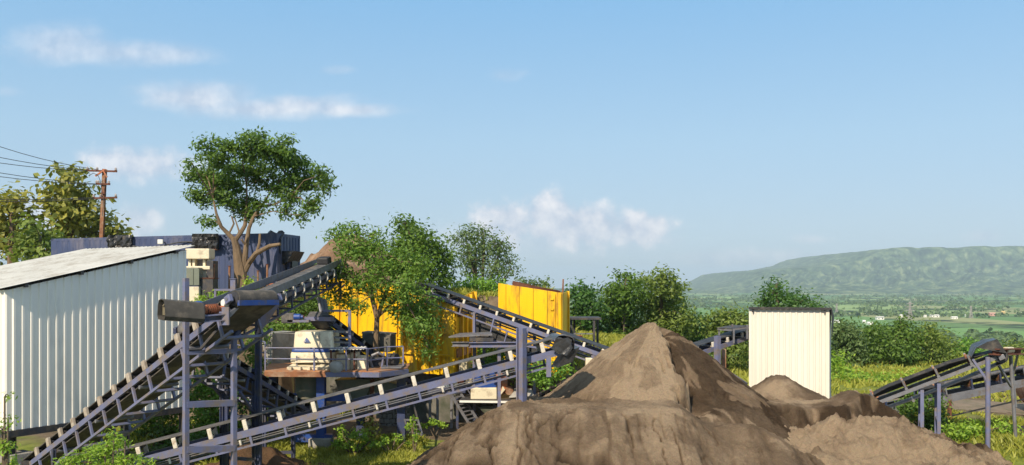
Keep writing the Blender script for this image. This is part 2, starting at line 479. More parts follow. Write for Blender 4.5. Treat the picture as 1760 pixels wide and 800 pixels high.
def ground_material():
    m = bpy.data.materials.new('ground'); m.use_nodes = True
    nt = m.node_tree; N = nt.nodes; L = nt.links; b = N['Principled BSDF']; b.inputs['Roughness'].default_value = .95
    b.inputs['Specular IOR Level'].default_value = .1
    g = N.new('ShaderNodeNewGeometry'); pos = g.outputs['Position']

    def noise(sc, det=6):
        n = N.new('ShaderNodeTexNoise'); n.inputs['Scale'].default_value = sc; n.inputs['Detail'].default_value = det
        n.inputs['Roughness'].default_value = .65; L.new(pos, n.inputs['Vector']); return n.outputs['Fac']

    def ramp(f, *st):
        r = N.new('ShaderNodeValToRGB'); L.new(f, r.inputs['Fac'])
        while len(r.color_ramp.elements) < len(st): r.color_ramp.elements.new(.5)
        for e, (p, c) in zip(r.color_ramp.elements, st): e.position = p; e.color = (*c, 1)
        return r.outputs['Color']

    def mix(f, a, bb):
        x = N.new('ShaderNodeMix'); x.data_type = 'RGBA'; L.new(f, x.inputs['Factor']); L.new(a, x.inputs['A']); L.new(bb, x.inputs['B'])
        return x.outputs['Result']
    near_g = ramp(noise(1.3), (.3, (.07, .10, .02)), (.55, (.17, .20, .04)), (.75, (.27, .25, .08)))
    dirt = ramp(noise(2.2, 9), (.3, (.085, .062, .043)), (.6, (.17, .13, .09)), (.8, (.25, .20, .145)))
    a = N.new('ShaderNodeAttribute'); a.attribute_name = 'bare'
    r0 = ramp(a.outputs['Fac'], (.35, (0, 0, 0)), (.75, (1, 1, 1)))
    near = mix(r0, near_g, dirt)
    # the plain: a patchwork of fields with hedges
    mp = N.new('ShaderNodeMapping'); mp.inputs['Scale'].default_value = (.006, .0032, 0); mp.inputs['Rotation'].default_value = (0, 0, .12)
    L.new(pos, mp.inputs['Vector'])
    v = N.new('ShaderNodeTexVoronoi'); v.distance = 'CHEBYCHEV'; v.inputs['Scale'].default_value = 1; v.inputs['Randomness'].default_value = .8
    L.new(mp.outputs[0], v.inputs['Vector'])
    sp = N.new('ShaderNodeSeparateColor'); L.new(v.outputs['Color'], sp.inputs[0])
    fld = ramp(sp.outputs[0], (.0, (.09, .18, .06)), (.3, (.16, .29, .09)), (.5, (.08, .15, .055)), (.7, (.24, .36, .12)), (1, (.28, .29, .14)))
    wood = ramp(noise(.006, 7), (.53, (0, 0, 0)), (.57, (1, 1, 1)))
    dk = N.new('ShaderNodeRGB'); dk.outputs[0].default_value = (.028, .05, .022, 1)
    fld = mix(wood, fld, dk.outputs[0])
    sp2 = N.new('ShaderNodeSeparateXYZ'); L.new(pos, sp2.inputs[0])
    mr = N.new('ShaderNodeMapRange'); mr.inputs['From Min'].default_value = 90; mr.inputs['From Max'].default_value = 260
    L.new(sp2.outputs['Y'], mr.inputs['Value'])
    L.new(mix(mr.outputs[0], near, fld), b.inputs['Base Color'])
    bp = N.new('ShaderNodeBump'); bp.inputs['Strength'].default_value = .5; bp.inputs['Distance'].default_value = .06
    L.new(noise(9, 8), bp.inputs['Height']); L.new(bp.outputs[0], b.inputs['Normal'])
    return m


me.materials.append(ground_material())
tag(link('ground', me), kind='structure')

# ------------------------------------------------------------------ hills
SKY = [(900, 497), (1040, 497), (1100, 500), (1150, 496), (1180, 492), (1195, 493), (1212, 501), (1230, 496), (1245, 493), (1270, 488), (1300, 478), (1325, 465),
       (1360, 463), (1400, 460), (1440, 456), (1460, 450), (1482, 444), (1500, 437), (1520, 430), (1545, 426), (1600, 423.5), (1700, 422), (1760, 421), (1900, 424), (2100, 419), (2400, 440), (2700, 470)]
nx, ny = 760, 130
tx = np.linspace(940, 2600, nx); D = 4300.0
top = (HY - np.interp(tx, [p[0] for p in SKY], [p[1] for p in SKY])) / F * D + 35
top += fbm(tx * .03, tx * 0, 4, 31) * 5 * np.clip(top / 60, 0, 1)
top = np.maximum(top, 0)
s = np.linspace(0, 1, ny)
yy = 3250 + s * 2600
# foothill, bench, cliff, flat top
prof = np.interp(s, [0, .12, .22, .30, .36, .405, .42, .46, 1], [0, .16, .36, .44, .60, .90, .985, 1, .99])
T = (tx - CX) / F
gx = T[None, :] * D * np.ones((ny, 1)); gy = np.repeat(yy[:, None], nx, 1)
wob = fbm(gx * .0022, gy * .001, 4, 41) * 130
prof2 = np.interp(np.clip(s[:, None] + wob / 2600 * (1 - ss(.30, .40, s))[:, None], 0, 1), s, prof)
gz = prof2 * top[None, :]
rid = 1 - np.abs(fbm(gx * .0105 + fbm(gx * .003, gy * .003, 2, 44) * .8, gy * .0016, 3, 43))
rid2 = 1 - np.abs(fbm(gx * .03, gy * .004, 3, 47))
slope_m = (ss(.05, .3, s) * (1 - ss(.385, .43, s)))[:, None]
gz = gz + slope_m * ((rid - .75) * 80 + (rid2 - .75) * 26) * np.clip(top / 200, 0, 1)[None, :]
gz += fbm(gx * .02, gy * .02, 4, 49) * 2.2 * np.clip(top / 100, 0, 1)[None, :]
gz = gz - 32 - 6 * (1 - ss(0, .05, s))[:, None]
hm = mesh_np('hills', np.stack([gx * (gy / D) ** .0, gy, gz], -1).reshape(-1, 3), grid_faces(ny, nx), None, True)


def hill_material():
    m = bpy.data.materials.new('hills'); m.use_nodes = True
    nt = m.node_tree; N = nt.nodes; L = nt.links; b = N['Principled BSDF']; b.inputs['Roughness'].default_value = 1
    b.inputs['Specular IOR Level'].default_value = 0
    g = N.new('ShaderNodeNewGeometry')
    n = N.new('ShaderNodeTexNoise'); n.inputs['Scale'].default_value = .022; n.inputs['Detail'].default_value = 12; n.inputs['Roughness'].default_value = .7
    L.new(g.outputs['Position'], n.inputs['Vector'])
    r = N.new('ShaderNodeValToRGB'); L.new(n.outputs['Fac'], r.inputs['Fac'])
    e = r.color_ramp.elements; e[0].position = .38; e[0].color = (.016, .032, .016, 1); e[1].position = .52; e[1].color = (.075, .125, .048, 1)
    k = e.new(.66); k.color = (.27, .31, .14, 1)
    L.new(r.outputs['Color'], b.inputs['Base Color'])
    return m


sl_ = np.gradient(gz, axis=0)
wood = (.78 - rid) * 4.2 + (.8 - rid2) * 2.0 + .55 * fbm(gx * .008, gy * .008, 5, 52) + 1.7 * np.exp(-((s - .418) / .010) ** 2)[:, None] + .8 * np.exp(-((s - .345) / .022) ** 2)[:, None] + .35 * (1 - ss(.03, .16, s))[:, None] - (.9 * np.exp(-((s - .392) / .014) ** 2) + .5 * np.exp(-((s - .25) / .04) ** 2))[:, None]  # weight for woods, plus a dark band standing for shade under the cliff
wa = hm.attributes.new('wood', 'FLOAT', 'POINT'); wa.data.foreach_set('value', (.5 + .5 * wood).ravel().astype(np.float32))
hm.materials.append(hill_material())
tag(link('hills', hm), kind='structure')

# ------------------------------------------------------------------ haze
hz = MB(); hz.box((0, 4000, 90), (15600, 15900, 270))
hmt = bpy.data.materials.new('haze'); hmt.use_nodes = True
nt = hmt.node_tree
nt.nodes.remove(nt.nodes['Principled BSDF'])
pv = nt.nodes.new('ShaderNodeVolumePrincipled'); pv.inputs['Density'].default_value = 1.5e-4
pv.inputs['Color'].default_value = (.68, .85, 1.0, 1); pv.inputs['Anisotropy'].default_value = .0
nt.links.new(pv.outputs[0], nt.nodes['Material Output'].inputs['Volume'])
tag(hz.build('haze', hmt), kind='stuff')


# ------------------------------------------------------------------ sand heaps
def sand_material(name, dry, damp, wet):
    m = bpy.data.materials.new(name); m.use_nodes = True
    nt = m.node_tree; N = nt.nodes; L = nt.links; b = N['Principled BSDF']; b.inputs['Roughness'].default_value = 1
    b.inputs['Specular IOR Level'].default_value = .05
    g = N.new('ShaderNodeNewGeometry')
    a = N.new('ShaderNodeAttribute'); a.attribute_name = 'moist_dark'
    n = N.new('ShaderNodeTexNoise'); n.inputs['Scale'].default_value = 2.6; n.inputs['Detail'].default_value = 9; n.inputs['Roughness'].default_value = .68
    n.inputs['Distortion'].default_value = .6
    L.new(g.outputs['Position'], n.inputs['Vector'])
    ad = N.new('ShaderNodeMath'); ad.operation = 'MULTIPLY_ADD'; L.new(n.outputs['Fac'], ad.inputs[0]); ad.inputs[1].default_value = .7
    L.new(a.outputs['Fac'], ad.inputs[2])
    sb = N.new('ShaderNodeMath'); sb.operation = 'SUBTRACT'; L.new(ad.outputs[0], sb.inputs[0]); sb.inputs[1].default_value = .35
    r = N.new('ShaderNodeValToRGB'); L.new(sb.outputs[0], r.inputs['Fac'])
    e = r.color_ramp.elements; e[0].position = .10; e[0].color = (*dry, 1); e[1].position = 1.0; e[1].color = (*wet, 1)
    k = e.new(.45); k.color = (*damp, 1)
    n2 = N.new('ShaderNodeTexNoise'); n2.inputs['Scale'].default_value = 38; n2.inputs['Detail'].default_value = 6
    L.new(g.outputs['Position'], n2.inputs['Vector'])
    mx = N.new('ShaderNodeMix'); mx.data_type = 'RGBA'; mx.blend_type = 'OVERLAY'; mx.inputs['Factor'].default_value = .22
    L.new(r.outputs['Color'], mx.inputs['A']); L.new(n2.outputs['Color'], mx.inputs['B'])
    n4 = N.new('ShaderNodeTexNoise'); n4.inputs['Scale'].default_value = 75; n4.inputs['Detail'].default_value = 2
    L.new(g.outputs['Position'], n4.inputs['Vector'])
    r4 = N.new('ShaderNodeValToRGB'); r4.color_ramp.elements[0].position = .30; r4.color_ramp.elements[0].color = (.45, .45, .45, 1); r4.color_ramp.elements[1].position = .68; r4.color_ramp.elements[1].color = (1.25, 1.25, 1.25, 1)
    L.new(n4.outputs['Fac'], r4.inputs['Fac'])
    m4 = N.new('ShaderNodeMix'); m4.data_type = 'RGBA'; m4.blend_type = 'MULTIPLY'; m4.inputs['Factor'].default_value = .55
    L.new(mx.outputs['Result'], m4.inputs['A']); L.new(r4.outputs['Color'], m4.inputs['B']); mx = m4
    hsv = N.new('ShaderNodeHueSaturation'); hsv.inputs['Saturation'].default_value = 1.0; L.new(mx.outputs['Result'], hsv.inputs['Color'])
    L.new(hsv.outputs[0], b.inputs['Base Color'])
    bp = N.new('ShaderNodeBump'); bp.inputs['Strength'].default_value = 1.0; bp.inputs['Distance'].default_value = .16
    n3 = N.new('ShaderNodeTexNoise'); n3.inputs['Scale'].default_value = 9; n3.inputs['Detail'].default_value = 12; n3.inputs['Roughness'].default_value = .78
    L.new(g.outputs['Position'], n3.inputs['Vector']); L.new(n3.outputs['Fac'], bp.inputs['Height']); L.new(bp.outputs[0], b.inputs['Normal'])
    return m


SAND = sand_material('crushed_sand', (.43, .320, .215), (.235, .168, .112), (.068, .046, .030))


def heap(name, x0, x1, y0, y1, st, fn, label, m=SAND, zmin=-.4):
    xs = np.arange(x0, x1, st); ys = np.arange(y0, y1, st)
    Xg, Yg = np.meshgrid(xs, ys)
    Zg, moist_dark = fn(Xg, Yg)
    Zg = Zg + np.clip(vnoise(Xg * 13, Yg * 13, 171) - .5, 0, 1) * .07 + np.clip(vnoise(Xg * 6.1, Yg * 6.1, 172) - .62, 0, 1) * .07 + fbm(Xg * 17, Yg * 17, 2, 173) * .007
    gh = ground_h(Xg, Yg)
    f = grid_faces(*Xg.shape)
    keep = (Zg > gh - .12).ravel()
    f = f[keep[f].all(1)]
    used = np.unique(f); idx = np.full(Xg.size, -1); idx[used] = np.arange(len(used))
    V = np.stack([Xg, Yg, Zg], -1).reshape(-1, 3)[used]
    me = mesh_np(name, V, idx[f], m, True)
    a = me.attributes.new('moist_dark', 'FLOAT', 'POINT'); a.data.foreach_set('value', moist_dark.ravel()[used].astype(np.float32))
    c = V.mean(0); c[2] = V[:, 2].min()
    V2 = V - c
    me.vertices.foreach_set('co', V2.astype(np.float32).ravel()); me.update()
    o = link(name, me); o.location = c
    tag(o, label, 'sand heap' if m is SAND else 'heap')
    return o


def rills(u, v, seed, freq, warp=.35):
    """eroded channels that run along v (down the slope); 0..1, 1 in the channel"""
    uu = u * freq + fbm(u * 1.2, v * .9, 3, seed) * warp * freq * .35 + fbm(u * 4, v * 2.2, 2, seed + 3) * .25
    n = np.abs(vnoise(uu, v * .35, seed + 7))
    return np.clip(1 - n * 3.2, 0, 1) ** 1.6


def cracks(u, v, seed, freq, sharp=6.0, cover=.0):
    """thin broken rain cracks down a slope"""
    uu = u * freq + fbm(u * .9, v * .9, 3, seed) * .55 + fbm(u * 5, v * 4, 2, seed + 3) * .10
    n = np.abs(vnoise(uu, v * .45, seed + 7))
    return np.clip(1 - n * sharp, 0, 1) * ss(cover - .15, cover + .25, fbm(u * 1.1, v * 1.3, 3, seed + 11))


def tall_cone(x, y):
    z0 = CZ - 1.0
    wx = x + fbm(x * 1.1, y * 1.1, 3, 61) * .10; wy = y + fbm(x * 1.1, y * 1.1, 3, 62) * .10
    dx = wx - 4.08; dy = wy - 25.0
    r = np.hypot(dx, dy); th = np.arctan2(dx, -dy)          # th 0 = towards the photographer, + = right
    z = z0 - .76 * (np.sqrt(r * r + .10) - .22)
    # the part dug away on the right front, with a ragged rim
    xr = 4.12 + .30 * vnoise(y * 1.3 + 3, y * 0, 63) + .16 * vnoise(y * 3.1, x * 1.2, 64) + .09 * vnoise(y * 7, x * 5, 65) + .05 * vnoise(y * 16, x * 11, 66) + .08 * (25 - y) - .20 * np.exp(-((y - 23.35) / .45) ** 2)
    dig = ss(0, .16, x - xr) * ss(-.2, .3, 25.2 - y + .15 * (x - 4))
    dig = dig * (1 - .55 * ss(2.2, 3.0, r))
    r2 = np.hypot(wx - 4.45, wy - 26.0)
    zc = z0 + .18 - .80 * (np.sqrt(r2 * r2 + .1) - .2)
    bite = .30 * np.exp(-(((x - 4.75) / .35) ** 2 + ((y - 23.2) / .8) ** 2))
    zc = zc - bite
    z2 = np.minimum(z, zc)
    z = z * (1 - dig) + z2 * dig
    left = 1 - dig
    z = z - rills(th * 2.0, r * .6, 71, 2.2) * .035 * ss(.4, 1.2, r) * left - rills(th * 2, r * .5, 73, 3.4) * .07 * ss(.8, 1.8, r) * dig - cracks(th * 2.6, r, 69, 4.0) * .12 * ss(.7, 1.5, r)
    z = z + fbm(x * 3, y * 3, 4, 75) * .018 + fbm(x * 9, y * 9, 3, 76) * .006
    # little notch in the very top
    z = z - .13 * np.exp(-(((x - 4.27) / .10) ** 2 + ((y - 24.6) / .35) ** 2))
    crust = .6 * fbm(th * 7 + .3 * fbm(x * 2, y * 2, 2, 79), r * .9, 4, 77, .6) + .6 * fbm(x * 1.4, z * 2.2, 4, 74)
    wet = ss(0, .14, x - xr) * ss(-.2, .3, 25.2 - y + .15 * (x - 4))
    tongue = np.exp(-(((x - (4.2 + (23.4 - y) * .9)) / .22) ** 2)) * ss(23.6, 23.0, y) * ss(-.35, .2, fbm(x * 3, y * 3, 3, 70))
    moist_dark = .36 - .50 * ss(-.30, .45, crust) * left - .06 * left + .56 * wet * (1 - .85 * ss(.26, .42, fbm(th * 4.5, r * .8, 3, 78))) - .75 * tongue * wet + .12 * ss(.0, .5, r - 2.4 + 0 * x)
    return z, moist_dark


def front_heap(x, y):
    xx = x + fbm(x * .8, y * .8, 3, 81) * .16; yy_ = y + fbm(x * .9, y * .7, 3, 82) * .20
    zp = CZ - 2.86 - .52 * ss(3.9, 5.0, x) - .10 * (y - 20.4) * .7 + .06 * fbm(x * .9, y * .9, 3, 83)
    dx = np.maximum(np.maximum(.34 - xx, xx - 5.7), 0); dy = np.maximum(21.0 - yy_, 0)
    dyb = np.maximum(yy_ - 24.6, 0)
    dd = np.sqrt(dx * dx + dy * dy + dyb * dyb)
    dd = np.where(dd > 0, np.sqrt(dd * dd + .42) - .648, 0) + .10 * ss(-.6, .2, 20.45 - yy_)
    z = zp - .70 * dd
    dn = ss(.05, .6, dy + dx)
    # channels cut by rain into the front face
    rl = rills(x, y * .5, 91, 1.1) ** 1.5 * .05 + rills(x, y * .6, 95, 2.4) ** 1.6 * .045 + cracks(x, y, 92, 1.5, 6.5, -.35) * .17 + cracks(x, y * .9, 96, 2.8, 5.5, -.2) * .12 + cracks(x, y, 97, 5.2, 4.0, -.1) * .06
    z = z - rl * dn
    z = z + fbm(x * 2.5, y * 2.5, 4, 85) * .022 + fbm(x * 8, y * 8, 3, 86) * .008
    edge = np.exp(-((yy_ - 20.6) / .25) ** 2) * ss(-.2, .2, x)
    moist_dark = .30 + .26 * fbm(x * .9, y * .7, 5, 87) + .08 * dn - .38 * np.exp(-((dx - .35) / .30) ** 2) * (xx < 0) * (.6 + fbm(x * 2, y * 2, 2, 88))
    moist_dark = moist_dark - .35 * edge * ss(.05, .35, fbm(x * 1.6, y, 3, 89)) * (x > 2.2) + 3.4 * (rl - .03) * dn  # rain channels coloured darker the deeper they are cut
    return z, moist_dark


def right_heap(x, y):
    xx = x + fbm(x * .8, y * .8, 3, 101) * .25; yy_ = y + fbm(x * .9, y * .9, 3, 102) * .30
    crest = CZ - np.interp(x, [5.4, 6.4, 7.2, 8.2, 9.0, 9.7, 10.3, 11, 12.5, 14], [3.3, 3.15, 3.30, 3.36, 3.28, 3.05, 3.25, 3.85, 4.7, 5.4])
    cut = 23.6 - .35 * np.abs(vnoise(x * .9, x * 0, 103)) + .45 * ss(8.6, 9.7, x)
    back = np.maximum(yy_ - 25.2, 0)
    top_ = crest - .55 * back
    lo = CZ - 3.98 - .13 * np.maximum(23.2 - y, -.6) - .7 * np.maximum(y - 24.6, 0) + .50 * np.exp(-(((x - 9.2) / 1.5) ** 2 + ((y - 22.6) / .9) ** 2)) - .42 * np.maximum(np.abs(x - 8.5) - 2.2, 0) * .75
    lo = lo - .5 * np.maximum(20.5 - yy_, 0)
    lump = np.abs(fbm(x * 1.1, y * 1.1, 4, 105)) * .20 + np.abs(fbm(x * 4, y * 4, 3, 106)) * .12 + np.abs(fbm(x * 9, y * 9, 2, 108)) * .04
    lo = lo + lump - .10
    k = ss(-.18, .18, yy_ - cut)
    z = lo * (1 - k) + np.maximum(top_ + fbm(x * 2, y * 2, 4, 107) * .06, lo * 0 - 9) * k
    z = np.where(z < lo, lo, z)
    face = np.exp(-(((yy_ - cut) / .28) ** 2))
    z = z - face * rills(x, y, 109, 2.6) * .16
    moist_dark = .10 + .34 * fbm(x * 1.6, y * 1.6, 5, 111) + .75 * face * (1 - .8 * ss(.15, .4, fbm(x * 1.5, y, 3, 113))) + .22 * k * (1 - face) + .16 * (x > 10.6)
    return z, moist_dark


def small_mound(x, y):
    r = np.hypot((x - 8.40) + fbm(x, y, 2, 121) * .15, (y - 27.3) * .9)
    z = CZ - 2.83 - .72 * (np.sqrt(r * r + .12) - .35) + fbm(x * 2.0, y * 2.0, 3, 122) * .04
    moist_dark = .38 + .5 * fbm(x * 1.2, y * 1.2, 4, 123) * .8
    return z, moist_dark


heap('sand_heap', -.5, 9.4, 20.6, 30.2, .032, tall_cone, 'tall pointed cone of grey brown crushed sand with one side dug away')
heap('sand_heap', -4.2, 9.6, 15.2, 26.5, .034, front_heap, 'broad rain gullied brown sand heap in the foreground below the pointed cone')
heap('sand_heap', 4.6, 14.5, 18.2, 29, .036, right_heap, 'low crumbling light sand heap with a dark cut bank below the cream shed')
heap('sand_heap', 4.5, 12.4, 24, 31.5, .045, small_mound, 'small dark rounded sand mound touching the foot of the cream shed')


def dark_gravel(x, y):
    r = np.hypot((x - 17.3) * .8, y - 25.6) + fbm(x, y, 3, 131) * .2
    return CZ - 3.25 - .62 * r + fbm(x * 4, y * 4, 3, 132) * .04, .55 + 0 * x


GRAVEL = sand_material('dark_gravel', (.14, .125, .11), (.10, .09, .082), (.07, .062, .056))
heap('gravel_heap', 13, 22, 22, 30, .09, dark_gravel, 'dark grey gravel heap under the right hand conveyor at the photo edge', GRAVEL)


def earth_mound(x, y):
    r = np.hypot((x + 7.1) * .7, y - 24.2) + fbm(x * 1.2, y * 1.2, 3, 141) * .25
    return .80 - .62 * r + fbm(x * 3, y * 3, 4, 142) * .09, .45 + .3 * fbm(x, y, 3, 143)


EARTH = sand_material('brown_earth', (.30, .19, .11), (.20, .12, .07), (.12, .075, .045))
heap('earth_mound', -10.5, -3.6, 21.8, 26.5, .06, earth_mound, 'small mound of reddish brown earth beneath the long front conveyor', EARTH)


def dump(x, y):
    r = np.hypot((x - 2.3) * .8, y - 29.6) + fbm(x, y, 3, 151) * .25
    return 1.95 - .72 * r + fbm(x * 3, y * 3, 3, 152) * .05, .55 + .3 * fbm(x, y, 3, 153)


heap('sand_heap', -6.5, 5.5, 26.2, 35.5, .09, dump, 'low flat dark sand spill behind the left foot of the tall cone')


def rubble(x, y):
    r = np.hypot((x + 9.3) * np.where(x > -9.3, 1.7, 1.0), (y - 52) * .8) + fbm(x * .5, y * .5, 3, 161) * .7
    rk = np.maximum(vnoise(x * 1.7, y * 1.7, 163), vnoise(x * 1.1 + 7, y * 1.1, 164))
    return 8.3 - .66 * (np.sqrt(r * r + 1) - .6) + np.abs(rk) * .28 + fbm(x * 3, y * 3, 3, 165) * .10, .35 + .35 * rk + .25 * fbm(x * 1.5, y * 1.5, 3, 166)


RUB = sand_material('brown_rubble', (.44, .30, .205), (.29, .185, .12), (.16, .10, .065))
heap('rubble_heap', -18, 1, 41.5, 62, .11, rubble, 'high brown stone rubble heap rising behind the trees and beside the blue container', RUB)

# the dirt track on the right
mb = MB(); rows = []
for i in range(41):
    x = 8.5 + i * .75; yc = 37.2 + 1.1 * math.sin(i * .13) - .05 * i
    rows.append([Vector((x, yc + k, float(ground_h(x, yc + k)) + .02 + .02 * (1 - abs(k) / 2.5))) for k in np.linspace(-2.3, 2.3, 13)])
mb.sheet(rows, .004, -UP)
tr = mb.build('dirt_track', mat('track_earth', (.25, .19, .135), (.17, .13, .09), rough=.95, scale=1.2, bump=.4, dirt=(.10, .10, .045), dirt_amt=.3, dirt_scale=1.1), None, True)
tag(tr, kind='structure')

# ------------------------------------------------------------------ left shed on stilts
def wallpt(px, d): return Vector(((px - CX) / F * d, d, 0))


def left_shed():
    A = wallpt(12, 20.3); B = wallpt(320, 24.5)          # near and far end of the long wall
    u = (B - A).normalized(); nrm = Vector((u.y, -u.x, 0))      # outside of the wall (to the right)
    Lw = (B - A).length; Wd = 4.8
    zb = CZ - 3.42; zt = CZ + .93
    zlA = CZ - .12; zlB = CZ + .98                       # eaves of the long wall
    A2 = A - nrm * Wd; B2 = B - nrm * Wd
    root = thing('corrugated_shed', 'large white corrugated metal shed on stilts with sloping roof at left edge', 'shed', (A.x, A.y, zb))
    corrugated(A, B, zb, zlA, zb, zlB, .205, .034, nrm).build('side_wall', M['white_sheet'], root)
    corrugated(A2, A, zb, zlA, zb, zlA, .205, .034, -u).build('front_wall', M['white_sheet'], root)
    corrugated(B, B2, zb, zlB, zb, zlB, .205, .034, u).build('back_wall', M['white_sheet'], root)
    corrugated(B2, A2, zb, zlB, zb, zlA, .205, .034, -nrm).build('side_wall', M['white_sheet'], root)
    # roof sheets with ribs running up the slope
    a = A - u * .20 + nrm * .14; b = B + u * .18 + nrm * .14; a2 = A2 - u * .20 - nrm * .22; b2 = B2 + u * .18 - nrm * .22
    sl = (zlB - zlA) / Lw; za = zlA - sl * .20 + .09; zb_ = zlB + sl * .18 + .09
    lo = []; hi = []; n = 26
    for i in range(n):
        for k, h in ((0, 0), (.7, 0), (.78, .028), (.92, .028)):
            t = (i + k) / n
            p = lerp(a, a2, t); q = lerp(b, b2, t); lo.append(Vector((p.x, p.y, za + h))); hi.append(Vector((q.x, q.y, zb_ + h)))
    r = MB(); r.sheet([lo, hi], .006, -UP); r.build('roof', M['roof_sheet'], root)
    for k in (.08, .36, .64, .92):
        p = MB(); c = A + u * (Lw * k); z = lerp(zlA, zlB, k) + .02
        p.beam(Vector((c.x, c.y, z)) + nrm * .13, Vector((c.x, c.y, z)) - nrm * (Wd + .2), .07, .09); p.build('purlin', M['dksteel'], root)
    base = MB()
    for p, q in ((A, B), (B, B2), (B2, A2), (A2, A)):
        base.beam(Vector((p.x, p.y, zb - .06)), Vector((q.x, q.y, zb - .06)), .14, .16)
    for k in (.25, .5, .75):
        p = A + u * Lw * k; base.beam(Vector((p.x, p.y, zb - .07)), Vector((p.x, p.y, zb - .07)) - nrm * Wd, .1, .12)
    base.build('base_frame', M['dksteel'], root)
    fl = MB(); c = (A + B2) / 2; fl.box((c.x, c.y, zb + .02), (Wd - .1, Lw - .1, .03), (nrm, u, UP)); fl.build('floor', M['dksteel'], root)
    for p in (A - nrm * .1 + u * .15, A + u * (Lw * .45), B - u * .1, B - u * 1.9, A2, B2, A + u * (Lw * .45) - nrm * Wd):
        g = float(ground_h(p.x, p.y)); st = MB(); st.ibeam((p.x, p.y, g - .2), (p.x, p.y, zb - .14), .16, .16, .02, u); st.build('stilt', M['dksteel'], root)
    c = A + u * .35 - nrm * .2; g = float(ground_h(c.x, c.y))
    ft = MB(); ft.box((c.x, c.y, (g + zb - .55) / 2), (.55, .5, zb - .55 - g), (u, nrm, UP)); ft.build('concrete_pier', M['concrete'], root, bevel=.02)


left_shed()


# ------------------------------------------------------------------ right shed
def right_shed():
    d0 = 31.0; A = wallpt(1290, d0)
    ang = math.radians(21.5); u = Vector((math.cos(ang), -math.sin(ang), 0)); nrm = Vector((-math.sin(ang), -math.cos(ang), 0))
    k = (1423 - CX) / F                      # right end on that heading
    t = (k * A.y - A.x) / (u.x - k * u.y); B = A + u * t
    zt = CZ - (531 - HY) / F * d0; g = .0; back = 3.0; zbk = zt - .35
    root = thing('corrugated_shed', 'tall narrow cream corrugated metal shed with flat dark roof edge behind the sand heaps', 'shed', (A.x, A.y, g))
    corrugated(A, B, g, zt, g, zt, .19, .026, nrm).build('front_wall', M['cream_sheet'], root)
    A2 = A - nrm * back; B2 = B - nrm * back
    corrugated(B, B2, g, zt, g, zbk, .19, .026, u).build('side_wall', M['cream_sheet'], root)
    corrugated(A2, A, g, zbk, g, zt, .19, .026, -u).build('side_wall', M['cream_sheet'], root)
    corrugated(B2, A2, g, zbk, g, zbk, .19, .026, -nrm).build('back_wall', M['cream_sheet'], root)
    for p in (A, B):
        c = MB(); q = p + nrm * .032; c.box((q.x, q.y, g + (zt - g) / 2), (.10, .02, zt - g - .01), (u, nrm, UP)); c.build('corner_trim', M['cream_sheet'], root)
    a = A + nrm * .12 - u * .05; b = B + nrm * .12 + u * .12; a2 = A2 - nrm * .12 - u * .05; b2 = B2 - nrm * .12 + u * .12
    lo = []; hi = []; n = 15
    for i in range(n):
        for kk, h in ((0, 0), (.56, 0), (.66, .03), (.9, .03)):
            t = (i + kk) / n; p = lerp(a, b, t); q = lerp(a2, b2, t)
            lo.append(Vector((p.x, p.y, zt + .045 + h))); hi.append(Vector((q.x, q.y, zbk + .045 + h)))
    r = MB(); r.sheet([lo, hi], .008, -UP); r.build('roof', M['rubber_dk'], root)
    # barge boards close the gap under the sheets
    r = MB()
    r.beam(Vector((a.x, a.y, zt + .03)) + nrm * .02, Vector((b.x, b.y, zt + .03)) + nrm * .02, .03, .075); r.build('fascia', M['rubber_dk'], root)
    r = MB(); r.prism([Vector((b.x, b.y, zt + .03)), Vector((b.x, b.y, zt - .95)), Vector((b2.x, b2.y, zbk - .1)), Vector((b2.x, b2.y, zbk + .03))], u * .012)
    r.build('side_flashing', M['dksteel'], root)
    for p in (A + u * .10, B - u * .10):
        c = MB(); q = p + nrm * .07; c.box((q.x, q.y, zt - .07), (.05, .08, .11), (u, nrm, UP)); c.build('roof_bracket', M['dksteel'], root)


right_shed()


# ------------------------------------------------------------------ belt conveyors
G_CONV = 'belt conveyors of the crushing plant'


